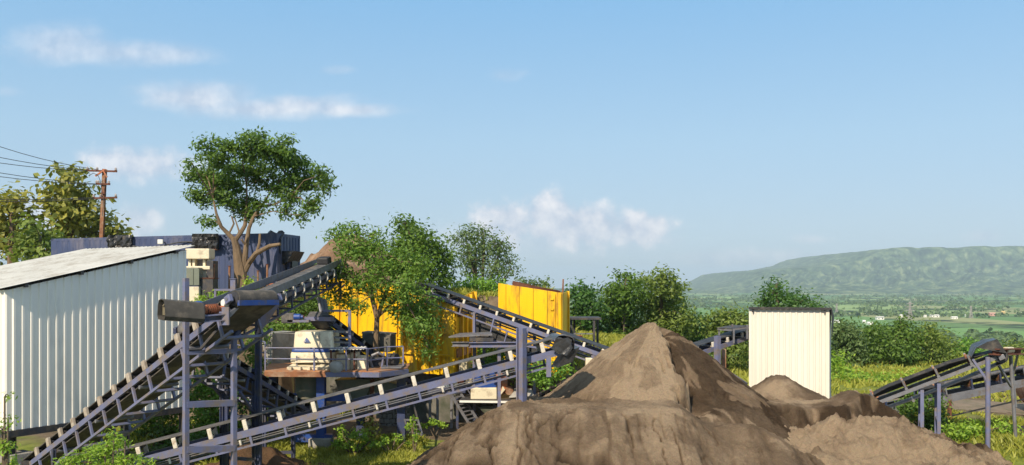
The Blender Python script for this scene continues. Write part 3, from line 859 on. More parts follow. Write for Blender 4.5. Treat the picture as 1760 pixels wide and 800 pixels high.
def conveyor(label, A, B, W, rail_h=.18, hb=.24, sp=.85, br_w=.09, truss=.42, vert=None, rail='blue', belt='rubber', roll='roller',
             pulley_r=.2, hide_far=False, trough=False, over=.25, tail_over=.3, bracket_over=0.0, ret=.12):
    A = Vector(A); B = Vector(B); u = (B - A).normalized(); Ln = (B - A).length
    h = Vector((u.x, u.y, 0)).normalized(); v = Vector((-h.y, h.x, 0))
    mid = (A + B) / 2
    if v.dot(Vector((mid.x, mid.y, 0))) < 0: v = -v
    n = u.cross(v); n = n if n.z > 0 else -n
    root = thing('belt_conveyor', label, 'conveyor', (A.x, A.y, A.z - .5), G_CONV)
    O = lambda s, o, k: A + u * s + v * o + n * k        # along, across (0 = near rail face), up from the rail top
    C = {'O': O, 'u': u, 'v': v, 'n': n, 'L': Ln, 'W': W, 'root': root, 'A': A, 'B': B}
    mr = M[rail]; t = .012
    for o, s in ((0, 1), (W, -1)):
        mb = MB(); fl = .06 * s
        # a channel section, web outside
        sec = [(o, -rail_h), (o + fl, -rail_h), (o + fl, -rail_h + t), (o + t * s, -rail_h + t), (o + t * s, -t), (o + fl, -t), (o + fl, 0), (o, 0)]
        vs = [O(-tail_over * .3, a, b) for a, b in sec] + [O(Ln, a, b) for a, b in sec]; k = len(sec)
        mb.add(vs, [(i, (i + 1) % k, k + (i + 1) % k, k + i) for i in range(k)] + [tuple(range(k - 1, -1, -1)), tuple(range(k, 2 * k))])
        mb.build('side_rail', mr, root)
    if truss:
        vert = vert or sp
        mb = MB()
        for o in (.03, W - .03):
            mb.beam(O(.15, o, -truss), O(Ln * .985, o, -truss), .05, .05, n)
            s = .3
            while s < Ln - .1:
                mb.beam(O(s, o, -rail_h + .005), O(s, o, -truss + .02), .045, .055, u); s += vert
        s = .3
        while s < Ln - .1:
            mb.beam(O(s, .055, -truss), O(s, W - .055, -truss), .05, .05, n)
            s += vert
        mb.build('lower_truss', mr, root)
    # belt: carrying run, head, return run, tail
    rp = pulley_r; zc = hb - rp if not trough else hb - rp - .1
    if zc - rp > -ret: pass
    prof = []
    for i in range(9):
        a = math.pi / 2 - math.pi * i / 8; prof.append((Ln + over + rp * math.cos(a), zc + rp * math.sin(a)))
    for i in range(9):
        a = -math.pi / 2 - math.pi * i / 8; prof.append((-tail_over + rp * math.cos(a), zc + rp * math.sin(a)))
    lowz = zc - rp
    bw = W - .10; th = .018
    nb = 9; rows = []; ts = [i / (nb - 1) for i in range(nb)]
    # cross section of the carrying run
    def lift(t, f):
        if not trough: return 0.0
        return f * max(0.0, abs(t - .5) - .18) * .5
    path = [(-tail_over + .0, hb if not trough else hb - .1, 0)]
    for i in range(1, 24):
        s = lerp(-tail_over, Ln + over, i / 24); f = min(1, (s + tail_over) / 1.2, (Ln + over - s) / 1.2)
        sag = 0
        path.append((s, (hb if not trough else hb - .1) + sag, max(f, 0)))
    path += [(a, b, 0) for a, b in prof[:9]]
    for i in range(1, 12):
        s = lerp(Ln + over, -tail_over, i / 12); path.append((s, lowz - .07 * math.sin(math.pi * i / 12), 0))
    path += [(a, b, 0) for a, b in prof[9:]]
    path.append(path[0])
    outer = []; inner = []
    for j, (s, k, f) in enumerate(path):
        p0 = path[j - 1] if j > 0 else path[-2]; p1 = path[j + 1] if j + 1 < len(path) else path[1]
        dx, dz = p1[0] - p0[0], p1[1] - p0[1]; dl = math.hypot(dx, dz) or 1; nx_, nz_ = -dz / dl, dx / dl
        ro = []; ri = []
        for tt in ts:
            o = .05 + bw * tt; l = lift(tt, f)
            ro.append(O(s + nx_ * th / 2, o, k + l + nz_ * th / 2)); ri.append(O(s - nx_ * th / 2, o, k + l - nz_ * th / 2))
        outer.append(ro); inner.append(ri)
    mb = MB(); nr = len(path); vs = [p for r in outer for p in r] + [p for r in inner for p in r]; K = nr * nb; fs = []
    for i in range(nr - 1):
        for j in range(nb - 1):
            a = i * nb + j; fs.append((a, a + 1, a + nb + 1, a + nb)); fs.append((K + a + nb, K + a + nb + 1, K + a + 1, K + a))
        a = i * nb; fs.append((a + nb, K + a + nb, K + a, a)); a = i * nb + nb - 1; fs.append((a, K + a, K + a + nb, a + nb))
    mb.add(vs, fs); mb.build('belt', M[belt], root, True)
    for s, nm in ((Ln + over, 'head_pulley'), (-tail_over, 'tail_pulley')):
        mb = MB(); c = O(s, .02, zc); ln = W - .04
        mb.lathe(c, v, [(0, .03), (0, rp - .02), (.03, rp - .012), (ln - .03, rp - .012), (ln, rp - .02), (ln, .03)], 20); pl = mb.build(nm, M['dksteel'], root, True)
        mb = MB(); mb.tube(O(s, -.12, zc), O(s, W + .12, zc), .03); mb.build('shaft', M['steel'], pl)
        for o in (-.07, W + .07):
            mb = MB(); mb.box(O(s, o, zc), (.16, .08, .14), (u, v, n)); mb.build('bearing_housing', mr, pl, bevel=.015)
    # carrying idlers
    s = .25; i = 0
    while s < Ln - .05:
        if not trough:
            mb = MB()
            for o in (.03, W - .03):
                mb.box(O(s, o, (hb - .02 + bracket_over) / 2), (br_w, .07, hb - .02 + bracket_over), (u, v, n))
            mb.beam(O(s, .06, .02), O(s, W - .06, .02), .05, .03, n)
            idl = mb.build('idler', M[roll], root, bevel=.012)
            mb = MB(); mb.tube(O(s, .08, hb - .065), O(s, W - .08, hb - .065), .045, n=8); mb.build('roller', M['dksteel'], idl, True)
        else:
            mb = MB(); mb.beam(O(s, .0, .03), O(s, W, .03), .08, .05, n)
            for o, q in ((.04, -.04), (W - .04, .04)):
                mb.beam(O(s, o, .02), O(s, o + q, hb + .10), .05, .05, u)
            for o in (.27 * W, .73 * W): mb.beam(O(s, o, .03), O(s, o, hb - .15), .04, .04, u)
            idl = mb.build('idler', M[roll], root)
            for o0, o1, z0, z1 in ((.05, .3 * W, hb + .04, hb - .16), (.32 * W, .68 * W, hb - .165, hb - .165), (.7 * W, W - .05, hb - .16, hb + .04)):
                mb = MB(); mb.tube(O(s, o0, z0), O(s, o1, z1), .045, n=8); mb.build('roller', M['rust'], idl, True)
        s += sp; i += 1
    # return rollers
    s = 1.2
    while s < Ln - .3:
        mb = MB(); mb.tube(O(s, .03, lowz - .09), O(s, W - .03, lowz - .09), .04, n=8); mb.build('return_roller', M['steel'], root, True); s += sp * 3
    return C


def legs(C, s, zb=None, pw=.12, bars=(.35, .7), spread=0.0, top=-.15, m='blue', name='support_frame', shift=0.0):
    O, v, W, root = C['O'], C['v'], C['W'], C['root']
    mb = MB(); ends = []
    for o, q in ((-.02, -1), (W + .02, 1)):
        t = O(s, o, top); b = Vector((t.x, t.y, 0)) + v * (q * spread) + C['u'].normalized() * 0
        b = b + Vector((C['u'].x, C['u'].y, 0)) * shift
        g = (float(ground_h(b.x, b.y)) if zb is None else zb) - .25
        b.z = g; mb.ibeam(b, t, pw, pw, .02, v); ends.append((b, t))
    for k in bars:
        mb.beam(lerp(ends[0][0], ends[0][1], k), lerp(ends[1][0], ends[1][1], k), .07, .08)
    mb.build(name, M[m], root)


# --- C1: the steep one that climbs towards the photographer
c1 = conveyor('steep dusty conveyor climbing from bottom left past the white shed to a frame', P(55, 790, 20.1), P(392, 523, 15.2), .88, rail_h=.11, hb=.17, sp=.66, br_w=.12,
              truss=.46, vert=.66, belt='rubber_dust', roll='roller_dust', pulley_r=.145, over=.15, tail_over=.6, bracket_over=.05)
O, u, v, n, root = (c1[k] for k in ('O', 'u', 'v', 'n', 'root'))
# tall goal-shaped support at the head
pn = P(319.5, 600, 15.45); pf = P(402, 600, 16.15)
mb = MB()
mb.beam((pn.x, pn.y, -.3), (pn.x, pn.y, CZ + .12), .085, .085, (u.x, u.y, 0)); mb.build('frame_post', M['blue'], root)
mb = MB(); mb.beam((pf.x, pf.y, -.3), (pf.x, pf.y, CZ - .98), .085, .085, (u.x, u.y, 0)); mb.build('frame_post', M['blue'], root)
for z0, z1, hh in ((CZ - 1.20, CZ - 1.22, .08), (CZ - 2.12, CZ - 2.18, .11), (CZ - 2.92, CZ - 3.02, .11)):
    mb = MB(); mb.beam((pn.x, pn.y, z0), (pf.x, pf.y, z1), .10, hh); mb.build('cross_bar', M['blue'], root)
mb = MB(); mb.path([(pn.x + .05, pn.y, CZ - 1.15), P(345, 600, 15.6), P(375, 565, 15.7), P(392, 545, 15.9)], [.03] * 4, 6); mb.build('bent_brace', M['dksteel'], root, True)
mb = MB(); mb.beam(Vector((pf.x, pf.y, CZ - 1.0)), P(425, 540, 16.4), .07, .07); mb.build('bent_brace', M['blue_dk'], root)
# drive: motor shelf, motor, gearbox, rubber belt guard
sh0 = P(336, 549, 14.75); sh1 = P(384, 545, 15.05)
mb = MB(); mb.ibeam(sh0, sh1, .30, .12, .02); mb.build('motor_shelf', M['blue'], root)
mb = MB(); c = P(388, 543, 14.95); a1 = (sh1 - sh0).normalized(); mb.prof(c - UP * .16, c + UP * .15, [(-.06, -.03), (.06, -.03), (.06, .03), (.045, .03), (.045, -.015), (-.045, -.015), (-.045, .03), (-.06, .03)], Vector((0, 1, 0))); mb.build('end_plate', M['blue'], root)
mb = MB(); c = P(365, 532, 15.0); mb.lathe(c - a1 * .14, a1, [(0, .02), (0, .07), (.03, .08), (.20, .08), (.24, .05), (.34, .05), (.34, .02)], 16); mo = mb.build('motor', M['orange'], root, True)
mb = MB()
for k in range(6): mb.lathe(c - a1 * (.10 - .035 * k), a1, [(0, .06), (0, .095), (.012, .095), (.012, .06)], 16)
mb.build('cooling_fins', M['rust_dk'], mo)
mb = MB(); mb.box(P(356, 539, 15.0), (.09, .14, .10), (a1, UP.cross(a1), UP)); mb.build('motor_foot', M['cream'], mo)
mb = MB(); c = P(387, 521, 15.15); mb.lathe(c - v * .05, v, [(0, .02), (0, .06), (.05, .075), (.10, .06), (.10, .02)], 16); mb.build('bearing_cap', M['plastic_w'], root, True)
mb = MB(); mb.box(P(340, 528, 14.8), (.12, .2, .2), (a1, UP.cross(a1), UP)); mb.build('gearbox', M['blue_br'], root, bevel=.03)
# the guard: a bent rubber sheet, open at its outer end
g0 = P(277, 532, 14.35); g1 = P(341, 534, 14.75); ga = (g1 - g0).normalized(); gs = UP.cross(ga).normalized()
sec = [(-.13, -.16), (-.17, -.10), (-.15, .06), (-.10, .155), (.0, .175), (.10, .155), (.15, .06), (.17, -.10), (.13, -.16), (-.05, -.17)]
rows = [[g0 + ga * (t * .66) + gs * a * (1 + .10 * (1 - t)) + UP * (b - .03 * t) for a, b in sec] for t in (0, .3, .6, .85, 1)]
rows.append([g0 + ga * .68 + gs * a * .8 + UP * (b * .75 - .03) for a, b in sec])
mb = MB(); mb.sheet(rows, .014, -UP * .7); gd = mb.build('drive_guard', M['rubber_dust'], root, True)
mb = MB(); mb.sheet([[g0 + ga * (.05 + .05 * i) + gs * a * .8 + UP * b * .8 for a, b in ((-.1, -.12), (-.1, .06), (0, .11), (.1, .06), (.1, -.12))] for i in range(4)], .01, UP); mb.build('inner_lining', M['cream'], gd)
# blue bar and chute plate over the far side of the head
mb = MB(); mb.beam(P(410, 521, 14.85), P(478, 520, 15.65), .05, .09); mb.build('guard_rail', M['blue_br'], root)
mb = MB(); mb.prism([P(455, 527, 16.1), P(478, 524, 16.4), P(452, 562, 16.4), P(440, 575, 16.3)], (.02, .05, 0)); mb.build('side_plate', M['blue'], root)
mb = MB(); mb.prism([P(395, 545, 15.05), P(412, 527, 15.2), P(410, 524, 15.2), P(390, 538, 15.0)], v * .02); mb.build('side_plate', M['steel'], root)
legs(c1, 1.2, pw=.08, bars=(.5,), m='blue_dk')

# --- C2: level one running away to the upper deck
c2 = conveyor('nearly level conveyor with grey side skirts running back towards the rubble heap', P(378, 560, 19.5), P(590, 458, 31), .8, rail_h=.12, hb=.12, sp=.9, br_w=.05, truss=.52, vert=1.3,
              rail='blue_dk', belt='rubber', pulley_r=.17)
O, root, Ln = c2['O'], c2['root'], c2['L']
for o in (-.03, c2['W'] + .03):
    mb = MB(); mb.add([], []); a, b = O(.8, o, .02), O(Ln * .99, o, .02)
    mb.prism([O(.8, o, .14), O(Ln * .99, o, .10), O(Ln * .99, o, .30), O(.8, o, .36)], c2['v'] * .015); mb.build('side_skirt', M['steel'], root)
s = 1.0
while s < Ln:
    mb = MB(); mb.path([O(s, -.05, .10), O(s, -.09, .05), O(s, -.09, -.12), O(s, -.04, -.2)], [.022] * 4, 6); mb.build('hanger_bracket', M['roller'], root); s += .9
mb = MB(); mb.box(O(Ln * .86, .25, .38), (.5, .4, .24), (c2['u'], c2['v'], c2['n'])); mb.build('belt_cover', M['rubber_dk'], root, bevel=.05)
legs(c2, 2.5, pw=.14, m='blue_dk')
mb = MB(); mb.beam(O(Ln - .5, .0, -.5), O(Ln - .5, .0, -1.1), .06, .06); mb.beam(O(Ln - 1.2, .0, -.75), O(Ln + .1, .0, -.68), .05, .05); mb.build('ladder_bracket', M['dksteel'], root)

# --- C4: shaded one descending under the crusher
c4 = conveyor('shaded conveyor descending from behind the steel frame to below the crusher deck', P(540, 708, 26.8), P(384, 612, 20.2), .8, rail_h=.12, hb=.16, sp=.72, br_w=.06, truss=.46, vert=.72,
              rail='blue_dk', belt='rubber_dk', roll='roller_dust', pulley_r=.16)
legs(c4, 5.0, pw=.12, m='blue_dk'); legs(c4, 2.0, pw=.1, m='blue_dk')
O = c4['O']
mb = MB(); mb.beam(O(c4['L'] - 1.2, 0, -.6), O(c4['L'] - 3.2, 0, -1.2), .06, .06); mb.beam(O(c4['L'] - 1.0, .8, -.3), O(c4['L'] - 3.4, .8, -.9), .06, .06); mb.build('side_brace', M['blue_dk'], c4['root'])

# --- C3: long one across the front
c3 = conveyor('long blue conveyor crossing the front with white idler plates and black hooded head', P(222, 792, 21), P(958, 600.5, 22.6), .68, rail_h=.17, hb=.28, sp=.85, br_w=.105, truss=.40, vert=.85, pulley_r=.19, over=.3)
O, root, u, v, n, Ln = (c3[k] for k in ('O', 'root', 'u', 'v', 'n', 'L'))
s = .9
while s < Ln - .4:
    mb = MB(); mb.tube(O(s, -.03, -.20), O(s, -.03, -.32), .03); mb.build('return_bracket', M['roller'], root); s += 1.7
for k in (-.235, -.285):
    mb = MB(); mb.beam(O(.4, .05, k), O(Ln * .93, .05, k), .02, .022, n); mb.build('return_belt_edge', M['steel'], root)
# H post at the head
bz = P(896, 705, 22.35); hp = Vector((bz.x, bz.y - .12, 0))
mb = MB(); mb.ibeam((hp.x, hp.y, 1.75), (hp.x, hp.y, CZ - (564 - HY) / F * 22.3), .17, .21, .03, (.78, -.62, 0)); mb.build('main_post', M['blue'], root)
mb = MB(); mb.box((hp.x - .07, hp.y + .35, (1.75 + CZ - 1.2) / 2), (.10, .10, CZ - 1.2 - 1.75)); mb.build('main_post', M['blue'], root)
mb = MB(); mb.box(hp + UP * 1.9 + Vector((0, 0, 0)), (.34, .34, .04)); mb.build('base_plate', M['steel'], root)
# black hood over the head pulley
hc = O(Ln + .12, 0, .07); rows = []
for i in range(11):
    a = math.radians(-60 + 22 * i); r = .29 * (1 + .05 * math.sin(i * 2.1)); rows.append([hc + v * o + u * (math.cos(a) * r * 1.15) + n * (math.sin(a) * r * .92) for o in (-.16, .1, .4, .6, .84)])
mb = MB(); mb.sheet(rows, .02, -n * .3); hd = mb.build('head_hood', M['tarp'], root, True)
mb = MB(); mb.prism([hc - v * (.17 + .02 * math.sin(i * 3)) + u * (math.cos(i * .45 - 1.0) * .27 * (1 + .16 * math.sin(i * 2.3))) + n * (math.sin(i * .45 - 1.0) * .23 * (1 + .2 * math.cos(i * 1.9))) for i in range(14)], v * .02); mb.build('hood_cheek', M['tarp'], hd)
mb = MB(); mb.prism([hc + u * .1 - n * .2 - v * .1, hc + u * .45 - n * .15 - v * .1, hc + u * .30 - UP * .5 - v * .05, hc - u * .1 - UP * .55 - v * .05], v * .8); mb.build('drip_flap', M['tarp'], hd)
mb = MB(); mb.ibeam(P(943, 612, 22.4), P(943, 648, 22.4), .12, .12, .02); mb.build('hanger', M['blue'], root)
legs(c3, Ln * .12, pw=.09, m='blue_dk', bars=())

# --- C5: behind it, descending to the right
c5 = conveyor('blue conveyor sloping down rightward in front of the yellow hopper behind the tall post', P(1046, 612, 29), P(730, 498.5, 32), .72, rail_h=.14, hb=.17, sp=.685, br_w=.085, truss=.40, vert=1.37, belt='rubber_dk', pulley_r=.16, tail_over=.4)
O, root, u, v, n, Ln = (c5[k] for k in ('O', 'root', 'u', 'v', 'n', 'L'))
mb = MB()
for i in range(5):
    a = O(1.9 + i * .62, -.02, -.42); b = O(1.9 + i * .62, -.02, -.42 - .10 * i - .1); mb.beam(a, b, .04, .04)
mb.beam(O(1.9, -.02, -.45), O(4.5, -.02, -.95), .06, .06); mb.build('lower_brace', M['blue'], root)
legs(c5, 3.1, pw=.09); legs(c5, 5.2, pw=.09, bars=(.6,)); legs(c5, .5, pw=.12, bars=(.5,))
mb = MB(); mb.box(P(1018, 626, 29.3), (.46, .3, .42)); mb.build('cream_box', M['cream'], root, bevel=.03)
mb = MB(); mb.prism([P(815, 552, 31.6), P(935, 606, 30.4), P(930, 628, 30.4), P(905, 622, 30.6), P(812, 570, 31.6)], (.03, .7, 0)); mb.build('under_cover', M['rubber_dk'], root)

# --- C6: short one feeding the cream shed
c6 = conveyor('short conveyor rising behind the tall sand cone into the cream shed', P(1192, 608, 31.0), P(1306, 571, 33.0), .7, rail_h=.16, hb=.2, sp=.8, br_w=.09, truss=0, belt='rubber_dk', pulley_r=.14)
O, root, u, v, n, Ln = (c6[k] for k in ('O', 'root', 'u', 'v', 'n', 'L'))
mb = MB(); mb.beam(P(1233, 640, 30.9), P(1233, 578, 30.9), .17, .17, v); mb.build('front_post', M['blue'], root)
mb = MB(); b = P(1244, 600, 31.6); mb.beam((b.x, b.y, 0), b, .14, .14); mb.build('rear_post', M['rust'], root)
mb = MB()
for px in (1261, 1284):
    for o in (0, c6['W']):
        b = P(px, 590 - (px - 1261) * .3, 31.9) + v * o; mb.beam(b, b + UP * .52, .06, .06)
t0, t1 = P(1259, 568, 31.9), P(1288, 563, 32.1)
for o in (0, c6['W']): mb.beam(t0 + v * o + UP * .02, t1 + v * o, .06, .06)
for p in (t0, t1): mb.beam(p, p + v * c6['W'], .06, .06)
mb.build('guard_frame', M['steel'], root)
mb = MB(); mb.prism([P(1260, 566, 31.88), P(1289, 561, 32.1), P(1289, 561, 32.1) + v * .8, P(1260, 566, 31.88) + v * .8], UP * .02); mb.build('guard_roof', M['dksteel'], root)
t = thing('steel_channel', 'dark steel channel slanting down on the right flank of the tall sand cone', 'channel', P(1278, 660, 28.5))
mb = MB(); mb.beam(P(1222, 622, 28.2), P(1283, 662, 28.2), .10, .16); mb.build('web', M['dksteel'], t)
mb = MB(); mb.beam(P(1222, 618, 28.25), P(1283, 658, 28.25), .2, .03); mb.build('flange', M['steel'], t)

# --- C7 and C8 on the right
c7 = conveyor('black belted conveyor with angled rusty idlers and thin tall legs at right', P(1490, 697, 25.4), P(1712, 612, 24.2), .8, rail_h=.10, hb=.20, sp=.92, truss=0, trough=True, rail='steel', belt='rubber_dk', roll='steel', pulley_r=.18, over=.1, tail_over=.5)
O, root, u, v, n, Ln = (c7[k] for k in ('O', 'root', 'u', 'v', 'n', 'L'))
for px, py, d in ((1698, 614, 24.0), (1737, 612, 24.8)):
    t_ = P(px, py, d); g = float(ground_h(t_.x, t_.y)); mb = MB(); mb.tube((t_.x + (.16 if px > 1700 else 0), t_.y, g - .2), t_, .065 if px < 1700 else .05, n=10); mb.build('leg', M['blue' if px < 1700 else 'rust' if False else 'steel'], root, True)
mb = MB(); mb.beam(P(1672, 618, 24.1), P(1697, 655, 24.0), .06, .06); mb.build('knee_brace', M['blue'], root)
mb = MB(); mb.beam(P(1714, 624, 24.4), P(1738, 665, 24.8), .06, .06); mb.build('knee_brace', M['steel'], root)
mb = MB(); mb.beam(P(1698, 778, 24.0), P(1745, 780, 24.8), .05, .05); mb.build('leg_tie', M['rust'], root)
for k in (0.42, .55):
    legs(c7, Ln * k, pw=.09, bars=(.55,), m='blue')
hc = O(Ln - .15, 0, .18); sec = [(-.38, -.22), (-.44, .02), (-.22, .24), (.12, .27), (.36, .22), (.40, -.20)]
mb = MB(); mb.sheet([[hc + v * o + u * a + n * (b + .03 * math.sin(o * 9 + a * 8)) for a, b in sec] for o in (-.14, .1, .4, .7, .94)], .02, -n); hd = mb.build('head_hood', M['tarp'], root)
mb = MB(); mb.prism([hc + v * -.15 + u * a + n * b for a, b in sec[2:]], v * .02); mb.build('hood_cheek', M['rubber_dk'], hd)
mb = MB()
a0 = P(1708, 604, 24.1); a1_ = P(1752, 603, 24.9)
for dz in (-.09, .06): mb.beam(a0 + UP * dz, a1_ + UP * dz, .28, .035)
for k in (.1, .35, .6, .9): mb.beam(lerp(a0, a1_, k) - UP * .1, lerp(a0, a1_, k) + UP * .06, .2, .06)
mb.build('motor_bracket', M['rust_dk'], root)
mb = MB(); mb.lathe(lerp(a0, a1_, .45) + UP * .02, (a1_ - a0), [(0, .02), (0, .09), (.35, .09), (.38, .05), (.38, .02)], 14); mb.build('motor', M['cream'], root, True)
mb = MB(); mb.beam(P(1750, 606, 24.9), P(1741, 645, 25.2), .05, .05); mb.beam(P(1741, 645, 25.2), P(1746, 700, 25.2), .05, .05); mb.build('side_brace', M['steel'], root)

c8 = conveyor('long low grey conveyor passing behind the black belted one at right', P(1512, 703, 28.3), P(1830, 638, 28.3), .75, rail_h=.24, hb=.26, sp=.95, truss=0, trough=True, rail='steel', belt='rubber_dk', roll='blue_dk', pulley_r=.16)
O, root, u, v, n, Ln = (c8[k] for k in ('O', 'root', 'u', 'v', 'n', 'L'))
for k in (.30, .37): legs(c8, Ln * k, pw=.10, bars=(.4,), m='rust_dk' if k > .31 else 'steel')
mb = MB(); mb.beam(O(2.2, -.05, .42), O(Ln, -.05, .42), .05, .05, n)
s = 2.2
while s < Ln: mb.beam(O(s, -.05, 0), O(s, -.05, .42), .04, .04, u); s += 1.3
mb.build('guard_rail', M['steel'], root)
mb = MB(); mb.beam(O(.8, .1, -.75), O(Ln, .1, -.62), .03, .05); mb.build('sagging_belt', M['rubber_dk'], root)

# --- C9: climbs from the yellow wall to a head above the cream crusher
c9 = conveyor('short dark conveyor climbing from the yellow wall to a head above the cream crusher', P(704, 652, 32.2), P(574, 553, 28.8), .82, rail_h=.13, hb=.16, sp=.66, br_w=.06, truss=.4, vert=.66, rail='blue_dk', belt='rubber_dk', roll='roller_dust', pulley_r=.18, over=.1)
O, root, u, v, n, Ln = (c9[k] for k in ('O', 'root', 'u', 'v', 'n', 'L'))
mb = MB(); mb.beam(P(525, 548, 28.9), P(572, 549, 28.5), .12, .13); mb.build('head_beam', M['blue'], root)
mb = MB(); mb.prism([P(528, 545, 28.9), P(566, 545, 28.7), P(562, 537, 29.2), P(533, 537, 29.3)], UP * .02); mb.build('head_cover', M['rubber'], root)
mb = MB()
for px in (547, 552, 557): mb.path([P(px, 513 + (px - 547) * .3, 29.6), P(px + 2, 518, 29.5), P(px + 5, 542, 29.3)], [.06] * 3, 8)
mb.build('hanging_pipe', M['steel'], root, True)
mb = MB(); mb.box(P(496, 547, 28.7), (.42, .3, .34), (Vector((1, 0, 0)), Vector((0, 1, 0)), UP)); mb.build('drive_guard', M['rubber'], root, bevel=.04)
mb = MB(); mb.lathe(P(506, 545, 28.6), (1, -.1, 0), [(0, .02), (0, .10), (.20, .10), (.24, .06), (.30, .06), (.30, .02)], 14); mb.build('motor', M['blue_br'], root, True)
mb = MB(); mb.lathe(P(516, 545, 28.6), (1, -.1, 0), [(0, .02), (0, .05), (.12, .05), (.12, .02)], 12); mb.build('coupling', M['orange'], root, True)
mb = MB(); mb.box(P(514, 552, 28.7), (.7, .3, .08)); mb.build('motor_shelf', M['blue'], root)
for px, py0, py1, d in ((601, 535, 605, 28.2), (556, 534, 560, 29.3)):
    mb = MB(); a = P(px, py0, d); b = P(px, py1, d); mb.beam(b, a, .09, .09); mb.build('frame_post', M['blue'], root)
mb = MB(); mb.beam(P(556, 534.5, 29.3), P(601, 534.5, 28.2), .07, .07); mb.build('cross_bar', M['blue'], root)
mb = MB()
for py in (570, 580, 588): mb.beam(P(574, py, 28.3), P(601, py + 1, 28.2), .3, .05)
mb.build('service_steps', M['steel'], root)

# ------------------------------------------------------------------ blue container
def container():
    A = wallpt(88, 40.5); B = wallpt(476, 38.5); u = (B - A).normalized(); nrm = Vector((u.y, -u.x, 0)); L_ = (B - A).length
    g = 4.66; ztA, ztB = CZ + 2.14, CZ + 2.29
    root = thing('shipping_container', 'long dark blue corrugated container behind the tall tree', 'container', (A.x, A.y, g))
    W_ = 2.44; e = u * .12
    corrugated(A + e, B - e, g + .18, ztA - .12, g + .18, ztB - .12, .28, .014, nrm * -1).build('long_wall', M['container'], root)
    A2 = A - nrm * W_; B2 = B - nrm * W_
    corrugated(B - nrm * .12, B2 + nrm * .12, g + .18, ztB - .12, g + .18, ztB - .12, .28, .036, -u).build('end_wall', M['container'], root)
    mb = MB(); rf = [A, B, B2, A2]
    mb.prism([Vector((p.x, p.y, z)) for p, z in zip(rf, (ztA - .03, ztB - .03, ztB - .03, ztA - .03))], UP * .03); mb.build('roof', M['container'], root)
    bk = MB(); bk.prism([Vector((p.x, p.y, g + .1)) + nrm * .03 for p in (A2, B2)] + [Vector((B2.x, B2.y, ztB - .05)) + nrm * .03, Vector((A2.x, A2.y, ztA - .05)) + nrm * .03], nrm * -.02); bk.build('long_wall', M['container'], root)
    en = MB(); en.prism([Vector((p.x, p.y, g + .1)) + u * .03 for p in (A, A2)] + [Vector((A2.x, A2.y, ztA - .05)) + u * .03, Vector((A.x, A.y, ztA - .05)) + u * .03], u * .02); en.build('end_wall', M['container'], root)
    for p, zt in ((A, ztA), (B, ztB), (B2, ztB), (A2, ztA)):
        q = p + (-nrm * .06 if p in (A, B) else nrm * .06) + (u * .06 if p in (A, A2) else -u * .06)
        mb = MB(); mb.box((q.x, q.y, (g + zt) / 2 + .001), (.13, .13, zt - g), (u, nrm, UP)); mb.build('corner_post', M['container'], root)
    mb = MB(); mb.beam(Vector((A.x, A.y, ztA - .065)) - nrm * .05, Vector((B.x, B.y, ztB - .065)) - nrm * .05, .11, .12); mb.build('top_rail', M['container'], root)
    mb = MB(); mb.beam(Vector((A.x, A.y, g + .09)) - nrm * .05, Vector((B.x, B.y, g + .09)) - nrm * .05, .11, .18); mb.build('bottom_rail', M['container'], root)
    mb = MB(); mb.beam(Vector((B.x, B.y, ztB - .066)) - u * .05, Vector((B2.x, B2.y, ztB - .066)) - u * .05, .11, .12); mb.build('top_rail', M['container'], root)
    # unit and window on the end wall
    c = B - nrm * 1.2 + u * .16
    mb = MB(); mb.box((c.x, c.y, g + 1.35), (.12, .8, .95), (u, nrm, UP)); wf = mb.build('window', M['blue_dk'], root)
    mb = MB(); mb.box((c.x + .1, c.y, g + 1.35), (.10, .64, .8), (u, nrm, UP)); mb.build('pane', M['dkglass'], wf)
    mb = MB(); q = B - nrm * 1.7; mb.prism([Vector((q.x, q.y, g + 2.05)) + u * .0, Vector((q.x, q.y, g + 2.05)) + u * .55, Vector((q.x, q.y, g + 1.95)) + u * .50, Vector((q.x, q.y, g + 1.6)) + u * .30, Vector((q.x, q.y, g + 1.45))], nrm * 1.2); mb.build('awning_box', M['tarp'], root)
    mb = MB(); q = B - nrm * .3 - u * .7
    rows = []
    for i in range(7):
        rows.append([Vector((q.x, q.y, 0)) + u * (i * .13) + nrm * (.03 + .04 * math.sin(i * 2 + k)) + UP * (ztB + .10 - k * .33 + .07 * math.sin(i * 1.7)) - nrm * (.35 if k == 0 else 0) for k in range(4)])
    mb.sheet(rows, .02, nrm); mb.build('draped_tarpaulin', M['tarp'], root)
    return A, B, u, nrm, L_, g


CA, CB, cu, cn, CL, cg = container()


def tarp_bundle(px0, px1, py0, py1, label, seed):
    rnd = random.Random(seed)
    d = CA.y + (CB.y - CA.y) * ((px0 + px1) / 2 - 88) / 388 - .35
    a = P(px0, py0, d); wd = (px1 - px0) / F * d; ht = (py1 - py0) / F * d
    t = thing('air_conditioner', label, 'air conditioner', a + Vector((wd / 2, 0, -ht)))
    mb = MB(); mb.box(a + Vector((wd / 2, .12, -ht / 2)), (wd * .92, .26, ht * .86)); mb.build('casing', M['dksteel'], t, bevel=.02)
    rows = []
    for i in range(19):
        x = i / 18
        rows.append([a + Vector((x * wd + .03 * math.sin(k * 2.1 + i), (.22 if k == 0 else -.05) + .10 * float(fbm(x * 6 + seed, k * .8 + x * 2, 3, seed)) + .05 * float(vnoise(x * 3 + k * .9, k * .5 + seed, 9)), (.02 if k < 2 else 0) - max(k - 1, 0) / 5 * ht * (1 + .05 * math.sin(x * 9 + seed)))) for k in range(7)])
    mb = MB(); mb.sheet(rows, .008, Vector((0, -1, .1))); mb.build('plastic_cover', M['tarp'], t)
    mb = MB(); mb.box(a + Vector((wd / 2, .1, -ht - .03)), (wd * .9, .4, .05)); mb.build('bracket', M['rust_dk'], t)


